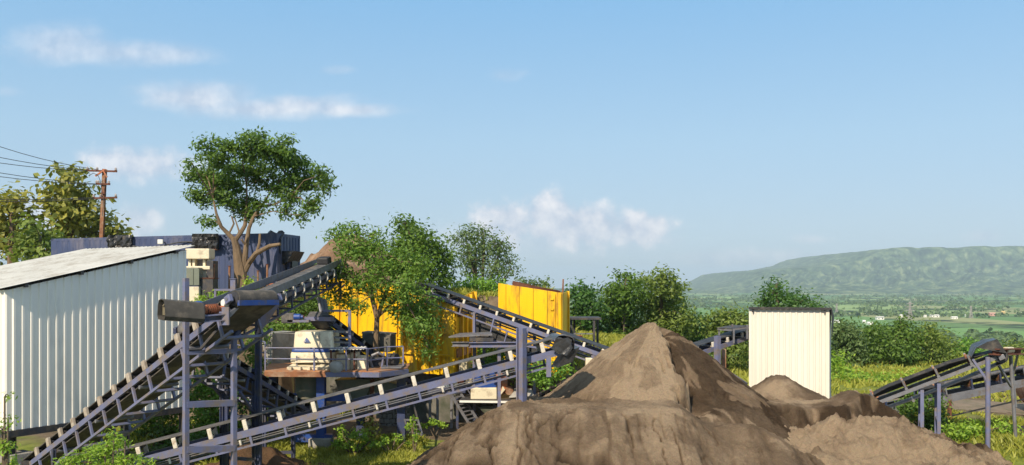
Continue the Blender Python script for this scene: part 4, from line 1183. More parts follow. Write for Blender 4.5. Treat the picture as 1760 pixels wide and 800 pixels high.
tarp_bundle(186, 226, 405, 428, 'air conditioner wrapped in torn black plastic on the left of the container', 3)
tarp_bundle(331, 376, 403, 428, 'air conditioner under shiny crumpled plastic beside the tree on the container', 5)
c = P(276, 416, 39.0); t = thing('floodlight', 'small white floodlight fixed to the blue container wall', 'floodlight', c)
mb = MB(); mb.box(c, (.24, .12, .2)); mb.build('lamp_body', M['plastic_w'], t, bevel=.02)
mb = MB(); mb.beam(c + Vector((0, .05, 0)), c + Vector((0, .5, 0)), .05, .05); mb.build('bracket', M['steel'], t)
pts = [P(228 + i * 10.5, 421 + 4 * math.sin(i * .55) - i * .35 + 2, 39.2) for i in range(11)]
mb = MB(); mb.path(pts, [.03] * 11, 6); o = mb.build('cable', M['wire']); tag(o, 'black cable sagging along the blue container between the two wrapped units', 'cable')

# ------------------------------------------------------------------ cream press / cabinets beside the shed
t = thing('press_machine', 'cream painted hydraulic press frame standing between shed and blue container', 'machine', P(343, 520, 35.6))
d = 35.6
mb = MB(); mb.box(P(344, 437, d), (.98, .7, .42)); mb.build('top_beam', M['cream'], t, bevel=.03)
for px in (328, 335, 353, 361):
    mb = MB(); a = P(px, 446, d); b = P(px, 462, d); mb.beam(b, a, .10, .3); mb.build('column', M['cream'], t)
mb = MB(); mb.box(P(344, 453, d + .25), (.36, .2, .3)); mb.build('ram', M['steel'], t, bevel=.02)
mb = MB(); mb.box(P(344, 461, d - .05), (1.05, .75, .14)); mb.build('bed', M['cream'], t, bevel=.02)
mb = MB(); mb.box(P(352, 472, d), (.42, .6, .55)); mb.build('base_block', M['cream'], t, bevel=.02)
mb = MB(); mb.box(P(365, 470, d - .1), (.26, .6, 1.0)); mb.build('dark_side_box', M['dksteel'], t)
t = thing('electrical_cabinet', 'grey green electrical cabinet on a cream plinth against the shed corner', 'cabinet', P(334, 518, 34.9))
d = 34.9
mb = MB(); mb.box(P(333, 476, d), (.54, .5, .72)); bd = mb.build('cabinet_body', M['cabinet'], t, bevel=.02)
mb = MB(); mb.box(P(328, 476, d - .26), (.2, .03, .66)); mb.build('door', M['cabinet'], bd)
mb = MB(); mb.box(P(338, 476, d - .26), (.2, .03, .66)); mb.build('door', M['cabinet'], bd)
mb = MB(); a = P(334, 493, d); mb.box((a.x, a.y, (a.z + 4.5) / 2), (.56, .55, a.z - 4.5)); mb.build('plinth', M['cream'], t, bevel=.02)
t = thing('water_tank', 'dark square metal tank standing between grey cabinet and tree trunk', 'tank', P(357, 517, 35.0))
mb = MB(); mb.box(P(358, 497, 35.1), (.6, .6, .86)); mb.build('tank_body', M['dksteel'], t, bevel=.02)
mb = MB(); mb.box(P(358, 478.5, 35.1), (.66, .66, .03)); mb.build('lid', M['rust_dk'], t)
POST = 'rusty posts in front of the blue container'
for i, (px, top_, d, lab) in enumerate(((367, 456, 35.3, 'vine covered rusty post beside the dark square tank'), (394, 458, 36.2, 'rusty post just left of the tree trunk'),
                                        (443, 466, 36.6, 'thin short rusty post just right of the tree trunk'), (459, 455, 36.6, 'taller rusty post carrying one end of a red bar'))):
    b = P(px, 512, d); a = P(px + .4, top_, d); t = thing('steel_post', lab, 'post', b, POST)
    mb = MB(); mb.tube(b - UP * .2, a, .05 if i < 2 else .04, .045, 8); mb.build('shaft', M['rust'] if i != 0 else M['rust'], t, True)
    mb = MB(); mb.box(a + UP * .01, (.13, .13, .02)); mb.build('cap', M['rust_dk'], t)
t = thing('rusty_rack', 'low rusty pipe rack with red bar at the foot of the blue container', 'rack', P(467, 510, 36.3))
mb = MB(); mb.beam(P(459, 488.5, 36.4), P(481, 488, 36.4), .08, .06); mb.build('top_bar', M['orange'], t)
for px in (449, 453, 466, 478):
    mb = MB(); mb.path([P(px, 512, 36.3), P(px, 492, 36.3), P(px + 3, 489, 36.3)], [.03] * 3, 6); mb.build('leg', M['rust_dk'], t, True)
# square tube frame and channel post in front of the trunk
t = thing('tube_frame', 'small blue square tube frame standing behind the steep conveyor head', 'frame', P(386, 525, 30))
mb = MB(); mb.beam(P(370, 528, 30), P(370, 500, 30), .07, .07); mb.build('upright', M['blue'], t)
mb = MB(); mb.beam(P(406, 528, 30), P(406, 500, 30), .07, .07); mb.build('upright', M['blue'], t)
mb = MB(); mb.beam(P(368.4, 498.5, 30), P(407.6, 498.5, 30), .07, .07); mb.build('top_tube', M['blue'], t)
t = thing('channel_post', 'short upright blue channel post right in front of the tree trunk', 'post', P(401, 530, 29))
mb = MB(); mb.ibeam(P(401, 534, 29), P(401, 480, 29), .17, .12, .02, (0, 1, 0)); mb.build('channel', M['blue'], t)
mb = MB(); mb.box(P(401, 479.6, 29), (.22, .18, .02)); mb.build('cap_plate', M['blue'], t)

# ------------------------------------------------------------------ yellow steel walls
Y0 = Vector((-8.67, 40.0, 0)); Y1 = Vector((-2.62, 33.15, 0))


def zpx(py, d): return CZ - (py - HY) / F * d


def yellow_wall():
    u = (Y1 - Y0).normalized(); nrm = Vector((u.y, -u.x, 0)); L_ = (Y1 - Y0).length
    if nrm.y > 0: nrm = -nrm
    root = thing('retaining_wall', 'yellow painted steel plate wall half hidden by the leafy tree', 'wall', (Y0.x, Y0.y, 2))
    pt = lambda s: Y0 + u * s
    zt = lambda s: lerp(zpx(486, 40), zpx(516, 33.15), s / L_) + (.28 if s < L_ * .7 else 0)
    zb = 1.95
    n = 6
    for i in range(n):
        a, b = pt(L_ * i / n + .01), pt(L_ * (i + 1) / n - .01)
        mb = MB(); mb.prism([Vector((a.x, a.y, zb)), Vector((b.x, b.y, zb)), Vector((b.x, b.y, zt(L_ * (i + 1) / n))), Vector((a.x, a.y, zt(L_ * i / n)))], -nrm * .02)
        mb.build('steel_plate', M['yellow'], root)
    for i in range(n + 1):
        a = pt(L_ * i / n) + nrm * .05
        mb = MB(); mb.ibeam((a.x, a.y, zb), (a.x, a.y, zt(min(L_ * i / n, L_)) - .02), .14, .10, .015, nrm); mb.build('stiffener', M['yellow'], root)
    for z in (2.06, 3.05):
        mb = MB(); a = pt(.2) + nrm * .03; b = pt(L_ - .1) + nrm * .03; mb.beam((a.x, a.y, z), (b.x, b.y, z), .05, .07); mb.build('waling', M['yellow'], root)


yellow_wall()


def yellow_bin():
    # the boxed end with the deep ribbed side
    a = wallpt(692, 33.3); b = wallpt(782, 31.7); c = b + Vector((.75, 3.9, 0)); c = wallpt(815, 35.2)
    zb = 1.9; zA, zB, zC = zpx(514, 33.3), zpx(518, 31.7), zpx(500, 35.2)
    root = thing('steel_bin', 'yellow ribbed steel bin end with a deep shaded side below the rightward sloping conveyor', 'bin', (b.x, b.y, zb))
    u = (b - a).normalized(); nrm = Vector((u.y, -u.x, 0)); v = (c - b).normalized(); nv = Vector((v.y, -v.x, 0))
    L1 = (b - a).length; L2 = (c - b).length
    mb = MB(); mb.prism([Vector((a.x, a.y, zb)), Vector((b.x, b.y, zb)), Vector((b.x, b.y, zB)), Vector((lerp(a, b, .62).x, lerp(a, b, .62).y, zB + .02)), Vector((lerp(a, b, .6).x, lerp(a, b, .6).y, zB - .2)), Vector((a.x, a.y, zA + .06))], -nrm * .02); mb.build('front_plate', M['yellow'], root)
    mb = MB(); mb.prism([Vector((b.x, b.y, zb)), Vector((c.x, c.y, zb)), Vector((c.x, c.y, zC)), Vector((b.x, b.y, zB))], -nv * .02); mb.build('side_plate', M['yellow'], root)
    mb = MB(); q = lerp(a, b, .2) - nrm * .5; q2 = lerp(a, b, .95) - nrm * .5
    mb.prism([Vector((q.x, q.y, zB - .6)), Vector((q2.x, q2.y, zB - .6)), Vector((q2.x, q2.y, zB + .16)), Vector((q.x, q.y, zA + .1))], -nrm * .02); mb.build('rear_plate', M['rust'], root)
    for k in (.02, .30, .52, .72, .985):
        p = lerp(a, b, k) + nrm * .055; mb = MB(); mb.ibeam((p.x, p.y, zb), (p.x, p.y, zB - (.1 if k < .6 else .01)), .13 if k < .9 else .2, .11, .016, nrm); mb.build('stiffener', M['yellow'], root)
    for k in (.22, .46, .70, .96):
        p = lerp(b, c, k) + nv * .07; mb = MB(); mb.ibeam((p.x, p.y, zb), (p.x, p.y, lerp(zB, zC, k) - .02), .12, .14, .016, nv); mb.build('stiffener', M['yellow'], root)
    for z in (zpx(573, 31.7), zpx(612, 31.7)):
        p = a + nrm * .06; q = b + nrm * .06; mb = MB(); mb.beam((p.x, p.y, z), (q.x, q.y, z), .1, .06); mb.build('waling', M['yellow'], root)
    p = b + nv * .05; q = c + nv * .05; mb = MB(); mb.beam((p.x, p.y, zpx(608, 31.7)), (q.x, q.y, zpx(608, 31.7)), .12, .3); mb.build('waling', M['rust'], root)
    p = b + nv * .1 + v * .2; q = b + nv * .1 + v * 2.6; mb = MB()
    mb.prism([Vector((p.x, p.y, zpx(640, 31.7))), Vector((q.x, q.y, zpx(640, 31.7))), Vector((q.x, q.y, zpx(622, 32))), Vector((p.x, p.y, zpx(622, 32)))], nv * .3); mb.build('discharge_chute', M['cream'], root)


yellow_bin()


def yellow_hopper():
    a = wallpt(856, 36.2); b = wallpt(966, 34.2); c = b + Vector((.5, 2.0, 0)); c = wallpt(976, 35.4)
    zA, zB = zpx(487, 36.2), zpx(504, 34.2); zb = 1.6
    u = (b - a).normalized(); nrm = Vector((u.y, -u.x, 0)); v = (c - b).normalized(); nv = Vector((v.y, -v.x, 0)); L_ = (b - a).length
    root = thing('feed_hopper', 'tall yellow plate hopper with rusty inner board behind the rightward sloping conveyor', 'hopper', (a.x, a.y, zb))
    zt = lambda t: lerp(zA, zB, t)
    ed = (0, .13, .345, .565, .78, 1)
    for i in range(5):
        p, q = lerp(a, b, ed[i] + .004), lerp(a, b, ed[i + 1] - .004)
        mb = MB(); mb.prism([Vector((p.x, p.y, zb)), Vector((q.x, q.y, zb)), Vector((q.x, q.y, zt(ed[i + 1]))), Vector((p.x, p.y, zt(ed[i])))], -nrm * .02); mb.build('front_panel', M['yellow'], root)
    mb = MB(); p, q = a - nrm * .03, b - nrm * .03; mb.prism([Vector((p.x, p.y, zb)), Vector((q.x, q.y, zb)), Vector((q.x, q.y, zB - .06)), Vector((p.x, p.y, zA - .06))], -nrm * .02); mb.build('inner_plate', M['dksteel'], root)
    mb = MB(); mb.prism([Vector((b.x, b.y, zb)), Vector((c.x, c.y, zb)), Vector((c.x, c.y, zB + .05)), Vector((b.x, b.y, zB - .01))], -nv * .02); mb.build('side_panel', M['yellow'], root)
    p = lerp(a, b, .90) + nrm * .03; mb = MB(); mb.box((p.x, p.y, (zb + zB) / 2), (.05, .03, zB - zb - .1), (u, nrm, UP)); mb.build('stiffener', M['yellow'], root)
    for z in (zB - .25, zB - .65, zB - 1.3, zB - 1.8):
        p = lerp(a, b, .86) + nrm * .03; mb = MB(); mb.box((p.x, p.y, z), (.16, .05, .07), (u, nrm, UP)); mb.build('bolt_lug', M['yellow'], root)
    p = b + nrm * .02 - u * .06; mb = MB(); mb.ibeam((p.x, p.y, zb), (p.x, p.y, zB + .02), .12, .12, .015, nrm); mb.build('corner_post', M['yellow'], root)
    p = c + nv * .02; mb = MB(); mb.ibeam((p.x, p.y, zb), (p.x, p.y, zB + .07), .10, .10, .015, nv); mb.build('corner_post', M['yellow'], root)
    mb = MB(); mb.prism([P(880, 500, 37.6), P(972, 512, 36.2), P(962, 500, 36.2), P(930, 494, 36.8), P(881, 483, 37.6)], (.01, .03, 0)); mb.build('inner_board', M['rust_dk'], root)
    mb = MB(); mb.tube(P(967, 512, 35.6), P(968, 480, 35.6), .035, .03, 6); mb.build('upright_rod', M['rust'], root)
    mb = MB(); mb.beam(P(856, 545, 36), P(856, 580, 36), .1, .1); mb.beam(P(965, 580, 34), P(964, 642, 34), .14, .14); mb.build('leg', M['yellow'], root)


yellow_hopper()

# stone/concrete wall below the yellow plates
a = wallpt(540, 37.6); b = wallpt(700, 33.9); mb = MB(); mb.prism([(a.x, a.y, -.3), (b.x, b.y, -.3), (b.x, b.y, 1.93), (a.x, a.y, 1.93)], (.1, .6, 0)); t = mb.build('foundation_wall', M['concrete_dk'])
tag(t, 'shade-darkened stained concrete foundation wall below the yellow plates', 'wall')
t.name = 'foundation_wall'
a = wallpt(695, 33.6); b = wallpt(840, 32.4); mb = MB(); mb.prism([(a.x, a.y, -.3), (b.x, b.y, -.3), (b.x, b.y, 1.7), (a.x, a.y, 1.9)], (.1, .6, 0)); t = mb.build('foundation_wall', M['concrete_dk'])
tag(t, 'shade-darkened concrete foundation behind the ladder and generator', 'wall')

# lamp-free dark steel gate-like frame behind the hopper
t = thing('loading_gantry', 'open black square steel frame standing right of the yellow hopper', 'frame', P(1000, 600, 38))
for px, d in ((982, 38), (1021, 38), (987, 39.4), (1027, 39.4)):
    mb = MB(); b = P(px, 600, d); a = P(px, 548, d); mb.beam((b.x, b.y, float(ground_h(b.x, b.y)) - .1), a, .1, .1); mb.build('leg', M['dksteel'], t)
mb = MB(); mb.box(P(1004.5, 547, 38.7), (1.35, 1.6, .09)); mb.build('top_plate', M['dksteel'], t)
mb = MB(); mb.beam(P(982, 574, 38), P(1021, 574, 38), .05, .05); mb.build('mid_rail', M['steel'], t)
t = thing('pipe_rail', 'low rusty orange pipe rail between yellow hopper and black frame', 'rail', P(985, 590, 37))
mb = MB(); mb.path([P(974, 577, 36.5), P(1000, 578, 37), P(1003, 590, 37), P(1003, 600, 37)], [.04] * 4, 6); mb.build('bent_pipe', M['orange'], t, True)
mb = MB(); mb.path([P(978, 600, 36.5), P(978, 578, 36.5)], [.035] * 2, 6); mb.build('leg', M['rust'], t, True)

# decks hung between the bin and the tall post
t = thing('service_walkway', 'grey steel walkway decks between the yellow bin and the tall H post', 'walkway', P(830, 600, 29))
mb = MB(); mb.prism([P(771, 581, 30.2), P(846, 577, 29.4), P(843, 573, 31), P(790, 575, 31.4)], UP * .05); mb.build('upper_deck', M['steel'], t)
mb = MB(); mb.ibeam(P(778, 592, 29.6), P(806, 592, 29.4), .2, .16, .02); mb.build('beam', M['steel'], t)
mb = MB(); mb.ibeam(P(808, 593, 29.2), P(889, 592.5, 28.6), .24, .17, .02); mb.build('beam', M['blue'], t)
mb = MB(); mb.box(P(828, 583, 29.8), (.8, .7, .12)); mb.build('lower_deck', M['dksteel'], t)
for px, d in ((858, 29.2),):
    mb = MB(); b = P(px, 590, d); mb.beam((b.x, b.y, 0 - .1), b, .11, .11); mb.build('leg', M['blue'], t)

# ------------------------------------------------------------------ crusher deck
t = thing('crusher_platform', 'rusty decked steel platform with handrails carrying the cream crusher', 'platform', P(570, 645, 28))
dz = zpx(640.5, 27)
def dk(px, d): return Vector(((px - CX) / F * d, d, dz))
mb = MB(); mb.prism([dk(455, 27.2), dk(652, 27.0), dk(700, 28.1), dk(705, 29.6), dk(520, 30.0), dk(462, 29.6)], UP * .04); mb.build('deck_plate', M['rusty_deck'], t)
for p, q, m_ in ((dk(455, 27.15), dk(560, 27.05), 'rust'), (dk(560, 27.05), dk(652, 26.95), 'blue'), (dk(652, 26.95), dk(701, 28.05), 'blue')):
    mb = MB(); mb.beam(p - UP * .07, q - UP * .07, .07, .15); mb.build('edge_beam', M[m_], t)
mb = MB(); mb.prism([dk(655, 27.6) + UP * .06, dk(690, 27.7) + UP * .06, dk(698, 28.9) + UP * .06, dk(662, 28.9) + UP * .06], UP * .04); mb.build('grating', M['steel'], t)
for k, d in ((470, 28.8), (552, 27.9), (553, 29.3), (690, 28.7), (620, 29.4)):
    mb = MB(); b = dk(k, d); mb.ibeam((b.x, b.y, -.2), (b.x, b.y, dz - .02), .26, .26, .03); mb.build('leg', M['blue_br' if 540 < k < 600 else 'blue_dk'], t)
for z, px0, px1, d in ((zpx(684, 28), 490, 600, 28.2), (zpx(752, 28), 505, 572, 27.9)):
    a = P(px0, 490, d); b = P(px1, 490, d); mb = MB(); mb.beam((a.x, a.y, z), (b.x, b.y, z), .2, .24); mb.build('brace', M['blue_br'], t)
mb = MB(); b = dk(552, 27.9); mb.box((b.x, b.y, .05), (.7, .6, .55)); mb.build('footing', M['concrete'], t, bevel=.03)
# handrails
def rail(t, pts, hts, post_every=True, m_='blue'):
    for p in pts:
        mb = MB(); mb.beam(p, p + UP * hts[-1], .045, .045); mb.build('rail_post', M[m_], t)
    for a, b in zip(pts[:-1], pts[1:]):
        for h in hts:
            mb = MB(); mb.tube(a + UP * h, b + UP * h, .022, n=6); mb.build('handrail', M[m_], t)
rail(t, [dk(456, 27.3), dk(540, 27.15), dk(595, 27.1), dk(631, 27.05)], [.40, .74])
rail(t, [dk(631, 27.05) + Vector((.01, 0, 0)), dk(665, 28.0), dk(693, 28.2)], [.36, .72])
rail(t, [dk(402, 30.6) + UP * .25, dk(456, 29.4)], [.40, .78])
rail(t, [dk(456, 29.5), dk(456, 27.35)], [.40, .74])

t = thing('rock_crusher', 'cream painted rock crusher with blue band on the rusty platform', 'crusher', P(535, 640, 28.3))
cx_, cy_ = P(536, 0, 28.5).x, 28.5
def octa(cx, cy, rx, ry, z, n=10):
    return [Vector((cx + rx * math.cos(2 * math.pi * (i + .5) / n), cy + ry * math.sin(2 * math.pi * (i + .5) / n), z)) for i in range(n)]
def loft(rings):
    mb = MB(); n = len(rings[0]); vs = [p for r in rings for p in r]; fs = []
    for i in range(len(rings) - 1):
        for k in range(n): fs.append((i * n + k, i * n + (k + 1) % n, (i + 1) * n + (k + 1) % n, (i + 1) * n + k))
    fs += [tuple(range(n - 1, -1, -1)), tuple(range((len(rings) - 1) * n, len(rings) * n))]
    return mb.add(vs, fs)
def rbox(px0, px1, d, z0, z1, dep, top=1.0, r=.12):
    a = P(px0, 0, d).x; b = P(px1, 0, d).x; c = (a + b) / 2; w2 = (b - a) / 2
    def ring(z, k):
        o = []
        for sx_, sy_ in ((1, 1), (-1, 1), (-1, -1), (1, -1)):
            for q in range(4):
                ang = math.atan2(sy_, sx_) - math.pi / 4 + q * math.pi / 6
                o.append(Vector((c + sx_ * (w2 * k - r) + r * math.cos(ang), d + dep / 2 + sy_ * (dep / 2 * k - r) + r * math.sin(ang), z)))
        return o
    return loft([ring(z0, 1), ring(z1 - .05, top), ring(z1, top - .03)])
zc0 = dz + .04
rbox(498, 577, 27.8, zc0 + .18, zpx(606, 27.8), 1.5).build('lower_shell', M['cream'], t, True)
rbox(500, 575, 27.8, zpx(605.5, 27.8), zpx(600, 27.8), 1.46).build('blue_band', M['blue_br'], t, True)
rbox(503, 571, 27.8, zpx(599.5, 27.8), zpx(571, 27.8), 1.40, .95).build('hood', M['cream'], t, True)
mb = MB(); mb.box(P(549, 585, 27.79), (.02, .02, .5)); mb.build('hood_seam', M['concrete'], t)
c = P(527, 584, 27.76); mb = MB(); mb.prism([c + Vector((-.075, 0, -.04)), c + Vector((.075, 0, -.04)), c + Vector((0, .004, .07))], (0, .015, 0)); mb.build('triangle_emblem', M['logo'], t)
mb = MB(); mb.box(c + Vector((0, .008, -.075)), (.19, .015, .03)); mb.build('name_strip', M['logo'], t)
mb = MB(); mb.prism([P(493, 637, 27.5), P(570, 638, 27.5), P(566, 631, 27.9), P(506, 629, 27.9)], UP * .10); mb.build('base_flange', M['cream'], t)
for k in range(5):
    mb = MB(); mb.box(P(499 + k * 16, 634, 27.42), (.09, .16, .10)); mb.build('flange_lug', M['cream'], t)
mb = MB(); mb.prism([P(505, 624, 27.6), P(545, 623, 27.6), P(545, 619, 27.7), P(510, 619, 27.7)], (0, .3, .04)); mb.build('inspection_ledge', M['cream'], t)
for k in (510, 541):
    mb = MB(); mb.beam(P(k, 630, 27.65), P(k, 612, 27.72), .05, .05); mb.build('ledge_strut', M['steel'], t)
mb = MB(); mb.lathe(P(531, 684, 28.4), UP, [(0, .4), (.1, .44), (.62, .44), (.78, .5), (.8, .4)], 24); mb.build('discharge_drum', M['cabinet'], t, True)

t = thing('drive_unit', 'cream drive motor housing under a small white corrugated canopy beside the crusher', 'drive', P(603, 640, 27.6))
rbox(577, 600, 27.5, zc0, zpx(610, 27.5), .8).build('gear_housing', M['cream'], t, True)
rbox(600, 613, 27.6, zc0, zpx(607, 27.6), .7).build('motor_housing', M['cream'], t, True)
mb = MB(); mb.prism([P(614, 636, 27.5), P(629, 636, 27.5), P(624, 614, 27.6), P(614, 613, 27.6)], (0, .6, 0)); mb.build('side_guard', M['cream'], t)
mb = MB()
lo = []; hi = []
for i in range(40):
    x = i / 39; p = P(565 + 60 * x, 602 - 1.0 * x, 27.2); q = P(572 + 58 * x, 596.5, 28.4); z = .02 * (1 if (i % 4) in (1, 2) else 0); lo.append(p + UP * z); hi.append(q + UP * z)
mb.sheet([lo, hi], .008, -UP); mb.build('canopy', M['white_sheet'], t)
for px in (569, 609):
    mb = MB(); b = dk(px, 27.4); mb.beam(b, (b.x, b.y, zpx(602, 27.4)), .05, .05); mb.build('canopy_post', M['rust_dk'], t)
rk = MB(); rk.v, rk.f = [], []
c = P(578, 630, 27.15); pr = [(0, .02), (.03, .16), (.12, .22), (.26, .23), (.36, .16), (.40, .03)]
rk.lathe(c - UP * .22, UP, pr, 12); o = rk.build('sack', M['concrete'], None, True); tag(o, 'grey filled sack standing on the rusty platform beside the crusher', 'sack')

t = thing('cooling_unit', 'dark hose reel and curved guard at the right end of the platform', 'machine', P(650, 640, 28.6))
mb = MB(); mb.box(P(648, 628, 28.7), (.9, .5, .5)); mb.build('motor_block', M['dksteel'], t, bevel=.05)
mb = MB(); pts = [P(640, 632, 28.2), P(636, 620, 28.2), P(640, 611, 28.2), P(650, 607, 28.2), P(660, 612, 28.3)]; mb.path(pts, [.05] * 5, 8); mb.build('curved_pipe', M['steel'], t, True)
mb = MB(); mb.lathe(P(668, 618, 28.4), (1, -.4, 0), [(0, .03), (0, .2), (.3, .2), (.3, .03)], 16); mb.build('pulley', M['rubber_dk'], t, True)
for px in (655, 672): mb = MB(); mb.beam(P(px, 638, 28.3), P(px + 5, 606, 28.3), .05, .05); mb.build('strut', M['blue'], t)

# concrete hopper blocks to the left of the crusher
t = thing('concrete_hopper', 'pale tapered concrete hopper block left of the crusher below the bushes', 'hopper', P(480, 632, 30.6))
def quadblock(pxl, pxr, py0, py1, tl, d, dep):
    return MB().prism([P(pxl, py1, d), P(pxr, py1, d), P(pxr, py0, d), P(pxl - tl, py0, d)], (.15, dep, 0))
a = [P(459, 634, 30.6), P(459 - 12, 572, 30.6), P(468, 573, 30.2), P(468, 634, 30.2)]
mb = MB(); mb.prism(a, (.5, 1.2, 0)); mb.build('tapered_face', M['concrete'], t)
mb = MB(); mb.prism([P(469, 634, 30.25), P(469, 573, 30.25), P(508, 574, 31.2), P(508, 634, 31.2)], (.2, 1.0, 0)); mb.build('front_face', M['concrete'], t)
t = thing('concrete_block', 'rough dark concrete block behind the drive motor at the foot of the yellow wall', 'block', P(645, 600, 31))
mb = MB(); mb.prism([P(621, 604, 31), P(671, 606, 30.6), P(671, 577, 30.6), P(660, 574, 30.6), P(622, 573, 31)], (.1, .8, 0)); mb.build('block_body', M['concrete_dk'], t, bevel=.04)
mb = MB(); mb.prism([P(621, 574, 31.05), P(672, 577, 30.65), P(672, 574, 30.65), P(622, 570.5, 31.05)], (.1, .75, 0)); mb.build('capping', M['stone'], t)

# below the deck
t = thing('discharge_chute', 'grey steel discharge chute hanging below the rusty platform', 'chute', P(610, 700, 28.6))
mb = MB(); mb.prism([P(575, 653, 28.6), P(640, 652, 28.6), P(622, 704, 28.6), P(592, 700, 28.6)], (.1, .9, 0)); mb.build('chute_body', M['cabinet'], t)
mb = MB(); mb.prism([P(642, 652, 28.8), P(690, 662, 28.8), P(690, 690, 28.8), P(645, 700, 28.8)], (.1, .7, 0)); mb.build('side_hood', M['cabinet'], t)
mb = MB(); mb.beam(P(640, 652, 28.5), P(637, 764, 28.5), .10, .12); mb.build('hanger_leg', M['rust_dk'], t)
ST = []
t = thing('stone_stack', 'stack of mossy grey stone blocks behind the weeds below the platform', 'stack', P(678, 735, 31.5))
rnd = random.Random(4)
for r in range(6):
    for k in range(6 - (r % 2)):
        px = 652 + k * 9.5 + (r % 2) * 4.5; py = 732 - r * 8.5
        mb = MB(); mb.box(P(px, py, 31.6 + rnd.uniform(-.06, .06)), (.185 + rnd.uniform(-.01, .01), .28, .165)); mb.build('stone_block', M['stone'], t, bevel=.02)

t = thing('ladder', 'grey steel ladder leaning against the generator deck above the grass', 'ladder', P(815, 735, 30.5))
for (p, q) in ((P(769, 668, 31.2), P(808, 732, 30.2)), (P(785, 666, 31.4), P(824, 727, 30.4))):
    mb = MB(); mb.beam(p, q, .05, .09); mb.build('stile', M['steel'], t)
for k in range(10):
    f = .06 + k * .098; mb = MB(); mb.beam(lerp(P(769, 668, 31.2), P(808, 732, 30.2), f), lerp(P(785, 666, 31.4), P(824, 727, 30.4), f), .06, .035); mb.build('rung', M['steel'], t)
t = thing('stair_railing', 'thin steel railing running down beside the leaning ladder', 'railing', P(830, 730, 31.5))
for dx in (0, 12):
    mb = MB(); mb.tube(P(788 + dx, 664, 31.6), P(826 + dx * .8, 722, 31.2), .025, n=6); mb.build('rail', M['blue_dk'], t)
mb = MB(); mb.tube(P(826, 722, 31.2), P(836, 722, 31.2), .025, n=6); mb.build('rail', M['blue_dk'], t)

t = thing('fallen_gate', 'small steel barred frame propped in the weeds', 'gate', P(712, 748, 27.6))
c0, c1_, c2_, c3_ = P(695, 722, 28), P(718, 722, 28), P(726, 748, 27.2), P(703, 742, 27.2)
for a, b in ((c0, c1_), (c1_, c2_), (c2_, c3_), (c3_, c0)): mb = MB(); mb.beam(a, b, .05, .05); mb.build('frame_bar', M['steel'], t)
for f in (.33, .66): mb = MB(); mb.beam(lerp(c0, c3_, f), lerp(c1_, c2_, f), .035, .035); mb.build('cross_bar', M['steel'], t)
mb = MB(); mb.beam(c1_, P(709, 690, 29), .05, .05); mb.build('stay', M['dksteel'], t)

t = thing('generator_deck', 'dark timber deck with pale edge carrying the blue drum generator', 'deck', P(840, 692, 31))
gz = zpx(690, 30.4)
def gk(px, d): return Vector(((px - CX) / F * d, d, gz))
mb = MB(); mb.prism([gk(790, 30.4), gk(892, 30.2), gk(908, 32), gk(800, 32.2)], UP * .05); mb.build('deck', M['dksteel'], t)
mb = MB(); mb.beam(gk(790, 30.36), gk(892, 30.16), .05, .07); mb.build('edge_strip', M['plastic_w'], t)
for px in (739, 752, 776, 786, 850):
    b = gk(px, 31.2 if px < 800 else 30.6); mb = MB(); mb.beam((b.x, b.y, -.2), (b.x, b.y, gz + (.3 if px < 780 else 0)), .09, .09); mb.build('leg', M['steel' if px < 780 else 'blue_dk'], t)
a, b = gk(735, 31.2), gk(800, 31.2); mb = MB(); mb.beam(a + UP * .28, b + UP * .28, .12, .16); mb.build('beam', M['blue_dk'], t)
mb = MB(); mb.prism([P(822, 700, 30.6), P(888, 694, 30.5), P(870, 722, 30.5), P(838, 716, 30.6)], (.02, .5, 0)); mb.build('hanging_apron', M['concrete_dk'], t)
t = thing('diesel_generator', 'diesel generator with round blue drum cream base and orange engine', 'generator', P(845, 688, 31))
mb = MB(); mb.box(P(832, 676, 31), (.92, .7, .46)); mb.build('base_tank', M['cream'], t, bevel=.03)
mb = MB(); c = P(838, 656, 30.75); mb.lathe(c, Vector((-.25, .97, 0)), [(0, .05), (0, .36), (.05, .40), (.6, .40), (.6, .1)], 28); mb.build('drum', M['blue_br'], t, True)
mb = MB(); mb.box(P(862, 650, 31.2), (.42, .5, .46)); mb.build('alternator', M['blue'], t, bevel=.04)
mb = MB(); mb.path([P(853, 650, 30.9), P(860, 645, 30.9), P(866, 652, 30.9), P(867, 668, 30.9), P(860, 676, 30.9)], [.10, .12, .13, .12, .1], 10); mb.build('engine', M['orange'], t, True)
mb = MB(); mb.prism([P(858, 682, 30.7), P(868, 670, 30.7), P(864, 664, 30.7)], (.02, .3, 0)); mb.build('belt_shield', M['cream'], t)
mb = MB(); mb.lathe(P(875, 672, 30.8), Vector((-.2, .98, 0)), [(0, .05), (0, .15), (.12, .15), (.12, .05)], 16); mb.build('flywheel', M['rust'], t, True)
mb = MB(); mb.prism([P(875, 684, 30.6), P(918, 681, 30.6), P(914, 672, 30.9), P(884, 672, 30.9)], (0, .5, .02)); mb.build('cover_tray', M['concrete'], t)
t = thing('machine_scrap', 'heap of white and red machine parts behind the long front conveyor', 'machine', P(765, 668, 31.6))
for px, py, sz, m_ in ((762, 660, (.5, .4, .3), 'plastic_w'), (778, 656, (.3, .4, .34), 'cream'), (790, 653, (.26, .3, .2), 'orange'), (806, 655, (.2, .3, .3), 'cream'), (770, 670, (.8, .5, .16), 'blue_dk')):
    mb = MB(); mb.box(P(px, py, 31.6), sz, (Vector((.9, .4, .1)).normalized(), Vector((-.4, .9, 0)).normalized(), UP)); mb.build('machine_part', M[m_], t, bevel=.05)
mb = MB(); mb.ibeam(P(920, 688, 29.6), P(948, 668, 30.2), .2, .14, .02); mb.beam(P(900, 690, 29.0), P(975, 655, 30.6), .12, .05); t = mb.build('steel_girder', M['dksteel']); tag(t, 'dark steel girder lying between the tall post and the sand cone', 'girder')

